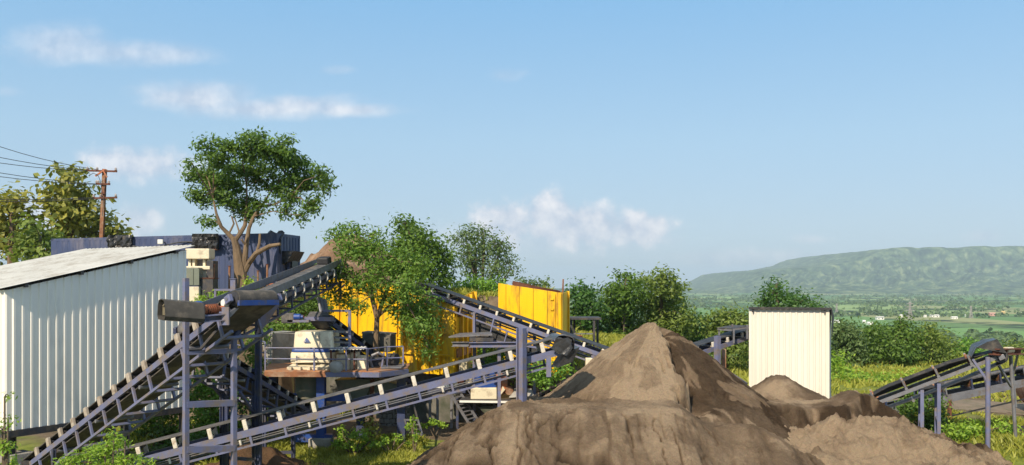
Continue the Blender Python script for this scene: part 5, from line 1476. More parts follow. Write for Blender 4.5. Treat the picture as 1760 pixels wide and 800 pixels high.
# ------------------------------------------------------------------ pole and wires
d = 50
pb = P(170.5, 500, d); ptp = P(180, 291, d)
t = thing('utility_pole', 'leaning rusty steel utility pole with three crossarms', 'pole', pb)
mb = MB(); mb.ibeam(pb - UP * .3, ptp, .20, .20, .03, (0, 1, 0)); mb.build('shaft', M['rust'], t)
ins = []
for (x0, x1, y0, ym) in ((149, 201, 293.5, 295), (165, 189, 316.5, 317), (160, 201, 341, 340)):
    mb = MB(); mb.beam(P(x0, y0, d - .15), P(x1, ym, d - .15), .1, .1); mb.build('crossarm', M['rust_dk'], t)
    for px in (x0 + 1, (x0 + x1) / 2 - 8, x1 - 2):
        c = P(px, y0 + (ym - y0) * (px - x0) / (x1 - x0), d - .15); mb = MB(); mb.lathe(c + UP * .05, UP, [(0, .03), (.03, .09), (.07, .05), (.10, .08), (.14, .04), (.18, .02)], 10); mb.build('insulator', M['ceramic'], t, True)
mb = MB(); mb.beam(P(164, 303, d - .2), P(180, 292, d - .2), .08, .08); mb.beam(P(184, 305, d - .2), P(178, 294, d - .2), .07, .07); mb.build('arm_brace', M['orange'], t)
mb = MB(); mb.path([P(152, 303, d - .3), P(160, 298, d - .3), P(168, 301, d - .3), P(172, 310, d - .3), P(178, 345, d - .3), P(176, 372, d - .3)], [.018] * 6, 5); mb.build('jumper_cable', M['wire'], t)
mb = MB(); mb.box(P(178, 332, d - .2), (.2, .2, .12)); mb.build('fuse_box', M['rust_dk'], t)
WL = ['uppermost of the overhead wires left of the pole', 'second overhead wire from the top left of the pole', 'third overhead wire from the top left of the pole', 'overhead wire reaching the short middle crossarm of the pole', 'lower overhead wire reaching the middle crossarm of the pole', 'lowest pair overhead wire reaching the bottom crossarm from far left', 'lowest overhead wire reaching the bottom crossarm of the pole']
for i, (x1, y1, x0, y0, sag) in enumerate(((168, 292, 0, 252.5, 4), (150, 293, 0, 271, 2), (152, 294, 0, 280.5, 2), (166, 316.5, 0, 297.5, 2), (167, 317.5, 0, 304, 2), (161, 340, 0, 343, 1.5), (162, 342, 0, 346.5, 1.5))):
    p, q = P(x1, y1, d - .2), P(x0 - 500 * 1, y0 - 500 * (y1 - y0) / max(x1 - x0, 1), d - 13)
    q0 = P(x0, y0, d - 3.3)
    pts = []
    for k in range(17):
        tt = k / 16 * 3.2; b = p + (q0 - p) * tt; b.z -= 4 * sag / F * d * tt * (1 - tt) * (1 if tt < 1 else 1.0); pts.append(b)
    mb = MB(); mb.path(pts, [.017] * 17, 4); o = mb.build('overhead_wire', M['wire']); tag(o, WL[i], 'wire', 'overhead wires left of the pole')

# ------------------------------------------------------------------ right edge: rusty tank
c = P(1790, 668, 35.5)
t = thing('rusty_tank', 'big rusty red cylindrical tank at the right edge beyond the track', 'tank', (c.x, c.y, 0))
mb = MB(); mb.lathe(c + Vector((0, -1.2, 0)), (0.25, 1, 0), [(0, .1), (.02, .8), (.14, .95), (2.3, .95), (2.42, .8), (2.44, .1)], 28); mb.build('shell', M['rust'], t, True)
for k in (.5, 1.9):
    mb = MB(); q = c + Vector((.25 * k, k - 1.2, 0)); mb.box((q.x, q.y, q.z - .9), (1.3, .2, .5)); mb.build('saddle', M['concrete'], t)

# ------------------------------------------------------------------ the plain: pylons and houses
PY = 'power pylons on the plain'
def pylon(px, py_top, py_base, d, label, wide):
    b = P(px, py_base, d); b.z = min(b.z, float(ground_h(b.x, b.y)) + 0); H = zpx(py_top, d) - b.z
    t = thing('power_pylon', label, 'pylon', b, PY); w0 = H * .13; w1 = H * .025
    mb = MB(); r = H * .0075
    cs = [(-1, -1), (1, -1), (1, 1), (-1, 1)]
    def at(i, k):
        w = lerp(w0, w1, min(k / .72, 1)) ; return b + Vector((cs[i][0] * w, cs[i][1] * w, H * k))
    lv = [0, .2, .38, .53, .65, .75, .85, 1]
    for i in range(4):
        for a, c in zip(lv[:-1], lv[1:]):
            mb.beam(at(i, a), at(i, c), r * 1.5, r * 1.5); mb.beam(at(i, a), at((i + 1) % 4, c), r, r); mb.beam(at((i + 1) % 4, a), at(i, c), r, r)
    mb.build('lattice_tower', M['pylon'], t)
    for k, ww in ((.66, .20), (.79, .17), (.92, .14)):
        ww *= wide; mb = MB(); mb.beam(b + Vector((-H * ww, 0, H * k)), b + Vector((0, 0, H * (k + .035))), r * 1.6, r * 1.6); mb.beam(b + Vector((H * ww, 0, H * k)), b + Vector((0, 0, H * (k + .035))), r * 1.6, r * 1.6)
        mb.beam(b + Vector((-H * ww, 0, H * k)), b + Vector((H * ww, 0, H * k)), r * 1.6, r * 1.6); mb.build('crossarm', M['pylon'], t)
pylon(1564, 519, 563, 900, 'largest lattice power pylon with wide arms above the bushes on the plain', 1.1)
pylon(1669, 526, 562, 930, 'slim pointed lattice power pylon at the right on the plain', .45)
pylon(1438, 522, 556, 1000, 'faint slender power pylon just right of the cream shed', .4)
pylon(1452, 533, 550, 1100, 'smallest faint power pylon second from the cream shed', .5)
HS = 'small houses on the plain'
for i, (px, py, w_, h_, m_, lab) in enumerate(((1436, 552, 13, 4, 'house_white', 'low white house next to the cream shed on the plain'), (1485, 553, 5, 5, 'house_white', 'tiny white hut just above the bushes on the plain'),
        (1495, 556, 10, 5, 'house_white', 'white house in two steps just above the bushes'), (1512, 547, 13, 6, 'house_white', 'white gabled house left of the largest pylon'), (1549, 543, 5, 4, 'house_white', 'tiny white house nearest the largest pylon on its left'),
        (1606, 543, 14, 4, 'house_white', 'long white house midway between the two pylons'), (1590, 543, 5, 3, 'house_white', 'tiny pale hut right of the largest pylon'), (1662, 542, 6, 4, 'house_white', 'pale house touching the slim pointed pylon'),
        (1705, 540, 11, 5, 'house_pink', 'pinkish house right of the slim pointed pylon'), (1724, 537, 6, 4, 'house_yel', 'small ochre house at the right of the pinkish one'), (1640, 546, 10, 3, 'house_white', 'long pale shed left of the slim pointed pylon'))):
    d = 35.0 * F / (py + 2 - HY) if py > 505 else 1500
    d = min(d, 1100); c = P(px, py + h_ / 2, d); g = float(ground_h(c.x, c.y)); c.z = g
    ww = w_ / F * d; hh = max(zpx(py - h_ / 2, d) - g, 2.6)
    t = thing('house', lab, 'house', c, HS)
    mb = MB(); mb.box(c + UP * (hh * .35), (ww * .9, ww * .7, hh * .7)); mb.build('wall', M[m_], t)
    mb = MB(); e = ww / 2; mb.prism([c + Vector((-e, -e * .85, hh * .7)), c + Vector((-e, e * .85, hh * .7)), c + Vector((-e, 0, hh))], (2 * e, 0, 0)); mb.build('roof', M['house_white' if i % 3 else 'roof_sheet'] if m_ == 'house_white' else M[m_], t)
    for k in (-.25, .2):
        mb = MB(); mb.box(c + Vector((k * ww, -ww * .35 - .05, hh * .36)), (ww * .12, .12, hh * .3)); mb.build('window', M['dkglass'], t)

# ------------------------------------------------------------------ foliage
LM = {
    'neem': leaf_mat('neem_leaf', (.050, .100, .020), (.185, .300, .050), (.28, .37, .08)),
    'teak': leaf_mat('teak_leaf', (0.114, 0.149, 0.030), (0.459, 0.422, 0.090), (0.600, 0.600, 0.204), trans=.3),
    'acacia': leaf_mat('feathery_leaf', (0.062, 0.142, 0.024), (0.239, 0.362, 0.059), (0.415, 0.518, 0.104)),
    'dark': leaf_mat('dark_leaf', (0.029, 0.083, 0.024), (0.121, 0.239, 0.045), (0.207, 0.332, 0.062)),
    'grey': leaf_mat('greyish_leaf', (0.073, 0.124, 0.045), (0.207, 0.290, 0.104), (0.353, 0.415, 0.166)),
    'bright': leaf_mat('bright_leaf', (0.073, 0.177, 0.029), (0.270, 0.456, 0.062), (0.456, 0.600, 0.104)),
    'olive': leaf_mat('olive_leaf', (0.083, 0.135, 0.029), (0.270, 0.343, 0.073), (0.415, 0.436, 0.124)),
    'weed': leaf_mat('weed_leaf', (0.124, 0.249, 0.030), (0.415, 0.560, 0.073), (0.600, 0.600, 0.145)),
    'far': leaf_mat('far_leaf', (0.055, 0.105, 0.042), (0.173, 0.252, 0.081), (0.298, 0.321, 0.138), trans=.2),
}


def leaves_np(cen, nrm, ln, wd, rng):
    """one folded diamond per leaf"""
    n = len(cen)
    nrm = nrm / np.linalg.norm(nrm, axis=1, keepdims=True)
    r = rng.normal(size=(n, 3)); a = np.cross(nrm, r); a /= np.linalg.norm(a, axis=1, keepdims=True) + 1e-9
    b = np.cross(nrm, a)
    L_ = (ln * rng.uniform(.65, 1.25, n))[:, None]; W_ = (wd * rng.uniform(.7, 1.25, n))[:, None]
    v = np.stack([cen - a * L_ / 2, cen + b * W_ / 2 - a * L_ * .05, cen + a * L_ / 2 - nrm * L_ * .12, cen - b * W_ / 2 - a * L_ * .05], 1).reshape(-1, 3)
    f = np.arange(n * 4).reshape(n, 4)
    return v, f


def clump_leaves(c, r, n, sig, rng, per=24, shell=.42):
    k = max(3, int(n / per))
    d = rng.normal(size=(k, 3)); d /= np.linalg.norm(d, axis=1, keepdims=True)
    sub = d * (rng.uniform(0, 1, (k, 1)) ** shell) * np.array(r)
    idx = rng.integers(0, k, n)
    off = rng.normal(size=(n, 3)) * sig * np.array([1, 1, .75])
    p = sub[idx] + off
    out = p / (np.array(r) + 1e-6)
    nr = rng.normal(size=(n, 3)) * .62 + out * .45 + np.array([0, 0, .65])
    return p + np.array(c), nr, sub + np.array(c)


def plant(name, label, cat, base, clumps, leaf, ln, wd, seed, stems=None, bark='wood', dens=1.0, sig=None, tr=.0, group=None, depth=1.0, shell=.42, twig=.012, stem_r=.06, per=24, stubs=(), crown='crown', stemname='trunk'):
    """clumps: (point, rx, rz); stems: list of (points, radii)"""
    rng = np.random.default_rng(seed); rnd = random.Random(seed)
    base = Vector(base)
    t = thing(name, label, cat, base, group)
    V = []; Fs = []; nv = 0; tw = MB()
    sig = sig or ln * 1.25
    tips = []
    for pts, rr in (stems or []):
        tw.path(pts, rr, 8); tips.append(Vector(pts[-1])); tips.append(Vector(pts[len(pts) // 2]) if len(pts) > 2 else Vector(pts[-1]))
    for pts, rr in stubs: tw.path(pts, rr, 8)
    if not tips: tips = [base]
    for (c, rx, rz) in clumps:
        c = Vector(c); ry = rx * depth
        area = math.pi * rx * rz / (ln * wd * .5)
        n = int(area * 6.2 * dens) + 8
        p, nr, sub = clump_leaves(c, (rx, ry, rz), n, sig, rng, per, shell)
        v, f = leaves_np(p, nr, ln, wd, rng); V.append(v); Fs.append(f + nv); nv += len(v)
        # limb from the nearest stem to the clump, then twigs
        s = min(tips, key=lambda q: (q - c).length + max(0, q.z - c.z) * 2)
        m = lerp(s, c, .5) + Vector((rnd.uniform(-.1, .1), rnd.uniform(-.1, .1), .10)) * (s - c).length
        r0 = min(stem_r * .5, .014 + .013 * (s - c).length)
        tw.path([s, m, c], [r0, r0 * .7, r0 * .4], 6)
        for q in sub[::max(1, len(sub) // 5)]:
            q = Vector(q); tw.path([lerp(m, c, .7), lerp(c, q, .5) + UP * .03, q], [r0 * .45, twig * 1.2, twig * .6], 4)
    v = np.concatenate(V); f = np.concatenate(Fs)
    v = v - np.array(base)
    o = link(crown, mesh_np(crown, v, f, LM[leaf]), t)
    if tw.v: tw.build(stemname, M[bark], t, True)
    return t


def pc(d, *items, seed=0, jit=1.0):
    rnd = random.Random(seed); o = []
    for it in items:
        px, py, rx, ry = it[:4]; dd = d + (it[4] if len(it) > 4 else rnd.uniform(-1, 1) * jit)
        o.append((P(px, py, dd), rx / F * dd, ry / F * dd))
    return o


def st(d, *pts, dd=0):
    return [P(p[0], p[1], d + (p[3] if len(p) > 3 else 0)) for p in pts], [p[2] for p in pts]


d = 37
plant('shade_tree', 'tall round crowned green tree with forked brown trunk before the blue container', 'tree', P(414, 516, d),
      pc(d, (352, 298, 27, 22), (348, 338, 24, 17), (368, 262, 32, 24), (420, 252, 36, 24), (424, 298, 42, 30), (398, 342, 32, 22), (424, 368, 22, 15), (474, 266, 38, 26), (512, 288, 32, 28), (540, 318, 25, 22), (506, 326, 30, 24), (532, 352, 24, 12), (492, 362, 12, 12), (520, 372, 10, 8), (358, 378, 13, 9), (372, 318, 32, 26), (465, 308, 24, 18), (452, 350, 18, 12), (440, 238, 22, 10), (485, 244, 16, 9), (555, 300, 12, 14), (330, 280, 8, 8), seed=2, jit=1.3),
      'neem', .21, .085, 11,
      [st(d, (416, 520, 0.361), (415, 485, 0.310), (412, 460, 0.258), (406, 424, 0.158), (402, 410, 0.132)), st(d, (402, 412, 0.106), (392, 402, 0.092), (380, 390, 0.079, -.2), (372, 368, 0.053, -.3), (366, 340, 0.033, -.3)), st(d, (404, 414, 0.106), (414, 400, 0.092), (421, 388, 0.086, .3), (424, 360, 0.059, .4), (424, 320, 0.033, .4)),
       st(d, (415, 470, 0.172), (420, 452, 0.132), (424, 416, 0.099), (428, 392, 0.086), (436, 372, 0.066), (450, 354, 0.059, .4), (468, 326, 0.040, .6), (490, 300, 0.026, .6)), st(d, (450, 355, 0.046, .4), (470, 352, 0.040, .2), (500, 340, 0.026)),
       st(d, (393, 403, 0.046), (402, 385, 0.040), (398, 372, 0.033)), st(d, (426, 404, 0.053), (420, 420, 0.046, -.3), (415, 412, 0.040, -.4)), st(d, (404, 416, 0.053), (411, 398, 0.040, .4), (405, 380, 0.026, .5))],
      stubs=[st(d, (420, 466, 0.145), (428, 452, 0.119), (440, 436, 0.106, -.4), (464, 423, 0.086, -.7), (482, 420, 0.066, -.9)), st(d, (440, 438, 0.066, -.4), (446, 418, 0.059, -.4), (447, 402, 0.053, -.4))],
      dens=1.0, sig=.19, stem_r=.07, twig=.012, per=70, shell=.35)

d = 52
TEAK = 'yellowish trees behind the left shed'
plant('teak_tree', 'tall yellowish green tree with large drooping leaves behind the utility pole', 'tree', P(125, 500, d),
      pc(d, (116, 298, 25, 16), (100, 326, 26, 22), (140, 336, 30, 24), (92, 350, 18, 16), (112, 368, 36, 24), (160, 372, 34, 22), (188, 394, 28, 14), (128, 402, 50, 22), (205, 402, 18, 10), (130, 350, 24, 18), (165, 410, 40, 18), seed=4, jit=1.6), 'teak', .50, .27, 21,
      [st(d, (125, 500, .3), (122, 420, .22), (118, 360, .14), (116, 310, .06))], dens=.85, sig=.42, stem_r=.12, group=TEAK, per=10)
d = 49
plant('teak_tree', 'yellowish olive tree with rounded crown at the far left edge behind the shed', 'tree', P(20, 500, d),
      pc(d, (18, 350, 28, 18), (32, 378, 34, 22), (4, 392, 34, 26), (10, 345, 20, 14), (22, 425, 40, 26), (-25, 370, 30, 30), seed=5, jit=1.4), 'teak', .42, .22, 22,
      [st(d, (20, 500, .28), (20, 420, .2), (20, 370, .08))], dens=.85, sig=.38, stem_r=.12, group=TEAK, per=10)
plant('teak_tree', 'shorter brighter green broadleaf tree between the two yellowish trees', 'tree', P(70, 500, 47),
      pc(47, (68, 402, 30, 18), (58, 428, 34, 22), (88, 425, 24, 18), (72, 448, 40, 16), (60, 385, 14, 10), seed=6, jit=1.0), 'olive', .40, .22, 23,
      [st(47, (70, 500, .2), (70, 440, .15), (68, 405, .06))], dens=.9, sig=.36, stem_r=.1, group=TEAK, per=10)

d = 30.4
plant('leafy_tree', 'feathery bright green tree growing from the platform before the yellow wall', 'tree', P(647, 640, d),
      pc(d, (606, 398, 32, 11), (576, 406, 18, 8), (640, 408, 18, 10), (604, 434, 34, 20), (586, 468, 24, 22), (640, 436, 32, 22), (652, 470, 36, 26), (690, 448, 34, 26), (700, 492, 38, 24), (724, 528, 26, 26), (722, 562, 24, 24), (734, 592, 14, 16), (696, 536, 26, 20), (590, 508, 20, 14), (612, 526, 16, 12), (668, 508, 20, 16), (625, 486, 26, 18), (745, 552, 12, 18), (570, 490, 12, 16), (715, 455, 22, 18), seed=7, jit=.9), 'acacia', .165, .062, 31,
      [st(d, (647, 645, .11), (646, 592, .10), (648, 547, .09), (639, 510, .08, .2), (637, 472, .07, .3), (627, 427, .05, .3), (612, 402, .03, .2)), st(d, (648, 548, .08), (657, 521, .07, -.3), (668, 492, .06, -.4), (678, 474, .055, -.4), (690, 450, .03, -.4)), st(d, (650, 545, .05), (690, 505, .04, -.6), (716, 494, .02, -.8)), st(d, (640, 512, .05), (615, 485, .04, .2), (592, 455, .03, .1))],
      dens=.74, sig=.19, stem_r=.06, twig=.008, per=30)
d = 37.6
plant('leafy_tree', 'dense dark green tree behind the feathery one above the yellow wall', 'tree', P(722, 505, d),
      pc(d, (692, 384, 13, 13), (702, 402, 24, 20), (722, 416, 32, 24), (746, 440, 28, 26), (715, 450, 36, 24), (740, 472, 32, 22), (764, 478, 16, 14), (690, 430, 22, 20), (768, 450, 8, 10), seed=8, jit=1.0), 'neem', .22, .10, 32,
      [st(d, (722, 510, .16), (720, 460, .12), (712, 420, .06), (700, 395, .04))], dens=1.0, sig=.25, stem_r=.1)
d = 42
plant('airy_tree', 'thin airy grey green tree with visible upright stems behind the hopper', 'tree', P(826, 508, d),
      pc(d, (800, 402, 18, 10), (830, 404, 24, 12), (858, 424, 20, 16), (838, 438, 30, 20), (802, 436, 20, 18), (874, 452, 14, 11), (812, 466, 24, 16), (852, 466, 26, 14), (882, 470, 8, 7), (786, 412, 10, 10), seed=9, jit=.8), 'grey', .19, .075, 33,
      [st(d, (822, 512, .08), (815, 470, .07), (806, 430, .05), (798, 400, .025)), st(d, (828, 512, .08), (830, 470, .07), (832, 430, .05), (830, 398, .03)), st(d, (832, 512, .07), (846, 470, .06), (858, 436, .04), (868, 424, .02)), st(d, (818, 512, .06), (818, 450, .05), (816, 410, .03)), st(d, (836, 512, .06), (860, 488, .05), (878, 462, .03))],
      dens=.62, sig=.26, stem_r=.05, bark='wood_dk')
plant('bush', 'light green bush at the foot of the thin airy tree', 'bush', P(835, 510, 40), pc(40, (815, 492, 26, 14), (845, 494, 24, 12), (796, 500, 20, 12), (868, 500, 14, 10)), 'bright', .17, .075, 34, dens=1.0, sig=.2)
plant('bush', 'small hazy bush peeping over the rusty inner board of the hopper', 'bush', P(920, 505, 60), pc(60, (905, 488, 14, 8), (925, 490, 18, 7), (938, 494, 10, 6)), 'grey', .25, .12, 35, dens=.8, sig=.3)

GR = 'green trees beyond the tall sand cone'
d = 50
def bushy(label, d, base, cl, leaf, seed, group=GR, ln=.26, wd=.125, dens=.9, name='bushy_tree', cat='tree', sig=.3, bark='wood_dk'):
    b = P(base[0], base[1], d); b.z = float(ground_h(b.x, b.y))
    top = max(cl, key=lambda c: -c[1])
    stems = [([b - UP * .1, P(base[0], (base[1] + top[1]) / 2, d), P(top[0], top[1], d)], [.14, .1, .05])]
    return plant(name, label, cat, b, pc(d, *cl, seed=seed, jit=1.5), leaf, ln, wd, seed, stems, bark, dens, sig, group=group, stem_r=.1)
bushy('green tree just right of the yellow hopper behind the black gantry', 49, (1000, 595), [(1000, 498, 18, 10), (992, 520, 24, 20), (1014, 535, 26, 22), (990, 555, 24, 24), (1020, 570, 26, 22), (1000, 590, 30, 14), (1010, 508, 12, 12)], 'dark', 41)
bushy('left of two tall leafy trees behind the tip of the sand cone', 50, (1072, 600), [(1076, 480, 22, 12), (1060, 500, 26, 16), (1088, 502, 28, 18), (1050, 525, 24, 20), (1076, 535, 34, 22), (1056, 560, 32, 24), (1090, 565, 32, 22), (1070, 588, 40, 14)], 'neem', 42)
bushy('tallest leafy tree behind the tip of the sand cone', 51, (1136, 600), [(1140, 474, 26, 11), (1118, 484, 20, 12), (1132, 498, 34, 18), (1160, 506, 22, 18), (1120, 525, 34, 22), (1152, 535, 34, 24), (1130, 562, 40, 22), (1168, 562, 26, 20), (1182, 548, 14, 16), (1140, 590, 44, 14)], 'olive', 43)
bushy('lower bushy tree on the right flank of the sand cone above the short conveyor', 53, (1200, 610), [(1196, 555, 22, 14), (1185, 578, 26, 16), (1212, 572, 24, 20), (1196, 598, 34, 16), (1178, 600, 24, 14)], 'dark', 44)
bushy('light green bushy tree touching the left side of the cream shed', 52, (1250, 620), [(1252, 538, 18, 10), (1232, 552, 24, 16), (1268, 548, 20, 16), (1245, 575, 34, 20), (1276, 580, 20, 22), (1250, 602, 40, 18), (1278, 612, 20, 14)], 'olive', 45)
bushy('tree with one leaning top rising behind the cream shed roof', 44, (1340, 640), [(1334, 490, 10, 9), (1328, 505, 20, 9), (1312, 518, 20, 10), (1350, 512, 26, 10), (1376, 518, 22, 8), (1392, 524, 14, 6), (1345, 530, 44, 10)], 'dark', 46, ln=.22, wd=.1)
GB = 'dense bushes right of the cream shed'
bushy('dark greyish bush closest to the right side of the cream shed', 56, (1450, 648), [(1440, 570, 22, 14), (1462, 568, 22, 14), (1448, 590, 32, 18), (1470, 600, 24, 22), (1440, 615, 24, 20), (1462, 628, 34, 14)], 'grey', 47, GB, name='bush', cat='bush')
bushy('tall bright green bush with the highest top in the dense row', 57, (1530, 650), [(1550, 560, 18, 12), (1506, 572, 26, 14), (1532, 575, 30, 18), (1560, 582, 24, 18), (1500, 595, 28, 20), (1535, 605, 40, 22), (1565, 612, 24, 18), (1510, 625, 36, 14), (1545, 632, 36, 12)], 'neem', 48, GB, name='bush', cat='bush')
bushy('yellowish twiggy bush at the right end of the dense row', 58, (1600, 648), [(1595, 568, 18, 10), (1612, 580, 22, 14), (1590, 590, 26, 18), (1625, 600, 20, 18), (1600, 615, 34, 18), (1632, 622, 16, 12), (1600, 632, 40, 10)], 'olive', 49, GB, name='bush', cat='bush', dens=.75)
bushy('low yellow green bush in front of the dense row beside the shed wall', 50, (1440, 652), [(1436, 622, 18, 14), (1446, 640, 24, 10), (1470, 648, 24, 8)], 'weed', 50, GB, name='bush', cat='bush')
bushy('small bright green bush alone left of the black belted conveyor head', 68, (1662, 620), [(1664, 592, 16, 10), (1650, 602, 14, 10), (1676, 604, 14, 10), (1662, 612, 26, 10)], 'bright', 51, GB, name='bush', cat='bush')
bushy('yellowish bush at the right edge behind the motor bracket', 62, (1745, 625), [(1745, 600, 20, 12), (1725, 608, 18, 12), (1762, 612, 20, 14), (1740, 622, 30, 12)], 'olive', 52, GB, name='bush', cat='bush')

# bushes of the yard
GY = 'shrubs and weeds of the yard'
def shrub(label, d, cl, leaf, seed, ln=.13, wd=.07, dens=1.0, sig=.15, name='shrub', zb=None, jit=.5):
    px = sum(c[0] for c in cl) / len(cl); pyb = max(c[1] + c[3] for c in cl)
    b = P(px, pyb, d); b.z = float(ground_h(b.x, b.y)) if zb is None else zb
    rnd = random.Random(seed)
    stems = [([b, lerp(b, P(c[0], c[1], d), .6) + Vector((rnd.uniform(-.05, .05), 0, .05)), P(c[0], c[1], d)], [.025, .02, .012]) for c in cl]
    return plant(name, label, 'shrub', b, pc(d, *cl, seed=seed, jit=jit), leaf, ln, wd, seed, stems, 'wood_dk', dens, sig, group=GY, stem_r=.02, twig=.007, stemname='stem')
shrub('big sunlit shrub seen between the two posts of the steep conveyor frame', 27.5, [(350, 650, 26, 14), (372, 668, 28, 18), (345, 682, 24, 20), (385, 690, 26, 18), (360, 712, 36, 20), (340, 740, 34, 22), (385, 735, 34, 22)], 'bright', 61)
shrub('shaded dark shrub under the raised floor of the white shed', 28.5, [(262, 720, 24, 16), (285, 705, 20, 16), (250, 745, 28, 18), (290, 738, 26, 20), (305, 760, 26, 16)], 'neem', 62)
shrub('low dark shrub between the steep conveyor and the long front conveyor', 25.5, [(330, 762, 26, 14), (300, 775, 28, 14), (270, 782, 24, 12), (362, 772, 26, 12)], 'dark', 63)
shrub('shrub with brownish tips left of the concrete hopper under the level conveyor', 29.5, [(434, 598, 13, 16), (440, 622, 14, 14), (425, 640, 18, 14), (446, 580, 10, 10)], 'acacia', 64)
shrub('row of bright shrub growing along the top of the concrete hopper', 33.0, [(470, 562, 22, 8), (500, 560, 24, 9), (530, 562, 22, 8), (556, 560, 16, 9), (450, 568, 14, 8)], 'acacia', 65, zb=CZ - 2.2)
shrub('dark leafy shrub in shade above the short conveyor head', 34.5, [(520, 530, 22, 14), (545, 522, 18, 14), (500, 540, 16, 10), (560, 535, 16, 12)], 'neem', 66, zb=CZ - 1.6)
shrub('low weeds around the dark square tank beside the tree trunk', 34.6, [(345, 518, 16, 6), (372, 512, 20, 9), (395, 512, 14, 8), (362, 524, 22, 7)], 'weed', 67, ln=.12)
shrub('low weeds on the right of the tree trunk below the rusty rack', 36.0, [(440, 502, 14, 7), (465, 506, 18, 6), (428, 492, 6, 12), (488, 506, 16, 6)], 'weed', 68, ln=.12)
shrub('tall leafy weed clump under the long conveyor beside the concrete footing', 26.8, [(590, 750, 8, 9), (608, 752, 9, 10), (584, 762, 10, 8), (602, 766, 16, 6), (626, 748, 7, 9), (638, 758, 10, 7), (620, 768, 14, 5), (588, 738, 4, 6)], 'weed', 69, ln=.10, wd=.065, sig=.07)
shrub('brown tipped weed right of the tall leafy weed clump', 27.2, [(634, 732, 8, 10), (640, 742, 9, 9)], 'teak', 70, ln=.12)
shrub('spreading low weed between the tall weed clump and the small barred frame', 27.0, [(662, 756, 12, 5), (680, 752, 9, 5), (652, 764, 14, 4), (695, 760, 10, 4)], 'weed', 71, ln=.09, sig=.06)
shrub('young bright sapling growing through the small barred frame', 27.0, [(712, 722, 4, 5), (707, 734, 7, 5), (716, 740, 6, 5), (712, 750, 7, 4)], 'weed', 72, ln=.10, wd=.06, sig=.06)
shrub('small weed clump beside the steel legs of the generator deck', 29.5, [(745, 724, 7, 5), (735, 730, 10, 4), (760, 730, 9, 4)], 'weed', 73, ln=.09, sig=.06)
shrub('leafy green shrub under the black hooded conveyor head', 28.8, [(935, 630, 14, 12), (950, 640, 14, 12), (920, 640, 14, 12), (938, 652, 22, 10), (968, 640, 10, 12)], 'bright', 74)
shrub('shaded shrub behind the walkway left of the tall H post', 32.2, [(838, 612, 18, 12), (862, 608, 18, 12), (850, 628, 24, 12), (826, 632, 14, 12)], 'bright', 75)
shrub('green shrub between the generator and the tall H post', 31.6, [(880, 635, 14, 12), (895, 648, 12, 10), (912, 630, 10, 10)], 'acacia', 76)
shrub('dense dark green shrub under the black belted conveyor', 27.8, [(1570, 690, 22, 12), (1596, 700, 24, 16), (1560, 705, 20, 14), (1585, 722, 30, 16), (1612, 725, 22, 16), (1600, 745, 30, 14)], 'neem', 77)
shrub('low tangled creeper covering the earth bank right of the cream shed', 47, [(1450, 655, 26, 8), (1490, 652, 30, 8), (1530, 654, 30, 8), (1570, 650, 24, 9), (1465, 664, 30, 6), (1520, 664, 34, 6)], 'weed', 78, ln=.2, wd=.11, sig=.25)
shrub('sunlit weeds below the black belted conveyor near its tall legs', 25.8, [(1640, 745, 22, 12), (1665, 735, 20, 10), (1680, 752, 22, 10), (1655, 762, 26, 10), (1715, 745, 18, 10), (1735, 735, 16, 8)], 'weed', 79, ln=.14, wd=.06)
shrub('blurred leafy branch tips rising at the bottom left corner', 12.5, [(196, 750, 13, 5), (180, 770, 26, 7), (150, 780, 30, 7), (215, 760, 18, 5), (228, 790, 24, 7), (120, 792, 24, 7), (245, 798, 20, 6), (175, 800, 60, 8)], 'weed', 80, ln=.07, wd=.022, sig=.06, jit=.2, dens=.75)
shrub('leafy twig at the left edge in front of the shed corner', 12, [(8, 682, 8, 3), (14, 722, 12, 4), (4, 740, 10, 6), (10, 770, 20, 10), (0, 800, 26, 12)], 'weed', 81, ln=.07, wd=.025, sig=.05, jit=.15, dens=.55)
shrub('bright shrub growing on the slope behind the long conveyor left end', 26.5, [(430, 660, 22, 12), (415, 680, 20, 14), (445, 690, 20, 14), (425, 705, 24, 12)], 'dark', 82)

# ------------------------------------------------------------------ grass
rng = np.random.default_rng(5)
GV = []; GF = []; nv = 0
def grass_patch(n, x0, x1, y0, y1, h, w_, mask_seed, cut=-.15, cond=None):
    global nv
    x = rng.uniform(x0, x1, n); y = rng.uniform(y0, y1, n)
    m = fbm(x * .5, y * .5, 3, mask_seed) + .35 * fbm(x * 2.2, y * 2.2, 2, mask_seed + 9)
    k = m > cut
    if cond is not None: k &= cond(x, y)
    x, y, m = x[k], y[k], m[k]; n = len(x); z = ground_h(x, y)
    hh = h * rng.uniform(.4, 1.2, n) * (.6 + .6 * np.clip(m - cut, 0, 1)); a = rng.uniform(0, 2 * np.pi, n)
    le = rng.normal(size=(n, 2)) * (hh * .55)[:, None]
    dx = np.cos(a) * w_ / 2; dy = np.sin(a) * w_ / 2
    v = np.stack([np.stack([x - dx, y - dy, z - .02], 1), np.stack([x + dx, y + dy, z - .02], 1), np.stack([x + dx * .6 + le[:, 0] * .5, y + dy * .6 + le[:, 1] * .5, z + hh * .6], 1), np.stack([x + le[:, 0], y + le[:, 1], z + hh], 1)], 1).reshape(-1, 3)
    GV.append(v); GF.append(np.arange(n * 4).reshape(n, 4) + nv); nv += len(v)
grass_patch(52000, -9.5, .5, 22.5, 31.5, .17, .05, 201, -.35, lambda x, y: (y < 29.3 + .5 * np.sin(x)) | (x < -7))
grass_patch(16000, -14, -7, 22, 33, .26, .07, 203, -.1)
grass_patch(26000, 9.5, 19, 22.5, 34.5, .28, .06, 205, -.45)
grass_patch(40000, 8, 40, 39.5, 70, .34, .12, 207, -.35)
grass_patch(9000, 5.0, 10, 36, 46, .3, .1, 209, -.4)
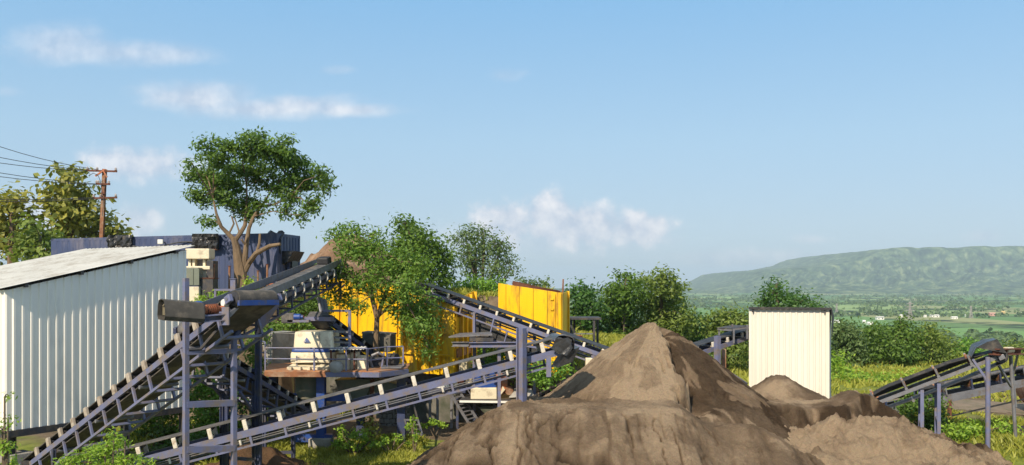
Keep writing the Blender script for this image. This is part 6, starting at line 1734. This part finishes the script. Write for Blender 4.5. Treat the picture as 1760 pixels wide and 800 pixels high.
grass_patch(12000, 2.2, 8, 36, 46, .3, .1, 211, -.4)
grass_patch(9000, -16, -6, 34.8, 38.5, .25, .07, 213, -.1)
grass_patch(9000, -9, 2, 37, 42, .3, .08, 215, -.25)
grass_patch(14000, -12, 16, 8, 16, .22, .04, 217, -.2, lambda x, y: (np.abs(x) > 6) | (y < 13))
LM['grass'] = leaf_mat('grass_blade', (.20, .23, .035), (.44, .43, .08), (.56, .50, .16), trans=.3)
tag(link('grass', mesh_np('grass', np.concatenate(GV), np.concatenate(GF), LM['grass'])), kind='stuff')

# ------------------------------------------------------------------ the far wood and hedges of the plain
def far_trees(name, n, d0, d1, px0, px1, size, per, leaf, mask, seed):
    rng = np.random.default_rng(seed)
    dd = np.exp(rng.uniform(np.log(d0), np.log(d1), n)); px = rng.uniform(px0, px1, n)
    x = (px - CX) / F * dd; y = dd
    m = mask(x, y, rng)
    x, y = x[m], y[m]; n = len(x); z = ground_h(x, y)
    r = size * rng.uniform(.5, 1.3, n)
    c = np.stack([x, y, z], 1)
    dirs = rng.normal(size=(n, per, 3)); dirs /= np.linalg.norm(dirs, axis=2, keepdims=True); dirs[:, :, 2] = np.abs(dirs[:, :, 2]) * 1.15 - .1
    p = c[:, None, :] + dirs * (r[:, None, None] * rng.uniform(.6, 1, (n, per, 1))) * np.array([1.15, 1.15, 1.0]) + np.array([0, 0, 1]) * r[:, None, None] * .25
    nr = dirs + rng.normal(size=dirs.shape) * .5
    v, f = leaves_np(p.reshape(-1, 3), nr.reshape(-1, 3), 1.0, 1.0, rng)
    s = np.repeat(r * .9, per * 4)[:, None]
    cc = np.repeat(p.reshape(-1, 3), 4, axis=0); v = cc + (v - cc) * s
    tag(link(name, mesh_np(name, v, f, LM[leaf])), kind='stuff')
far_trees('distant_woodland', 800, 240, 620, 1150, 1950, 4.2, 34, 'far', lambda x, y, r: (fbm(x * .012, y * .006, 3, 301) > -.10) & ~((y > 420) & (y < 560) & (fbm(x * .01, y * .01, 2, 303) > .1)), 301)
far_trees('plain_hedgerows', 5200, 720, 3300, 1020, 2000, 4.2, 12, 'far', lambda x, y, r: ((np.abs(np.modf(np.abs(y) / 150 + .25 * fbm(x * .002, y * .002, 2, 307))[0] - .5) < .12) | (np.abs(np.modf(np.abs(x) / 210 + y * .0012)[0] - .5) < .07) | (fbm(x * .004, y * .003, 3, 309) > .28)) & ~((y > 700) & (y < 930) & (x < 1e9) & (fbm(x * .003, y * .003, 2, 311) < .35)), 303)
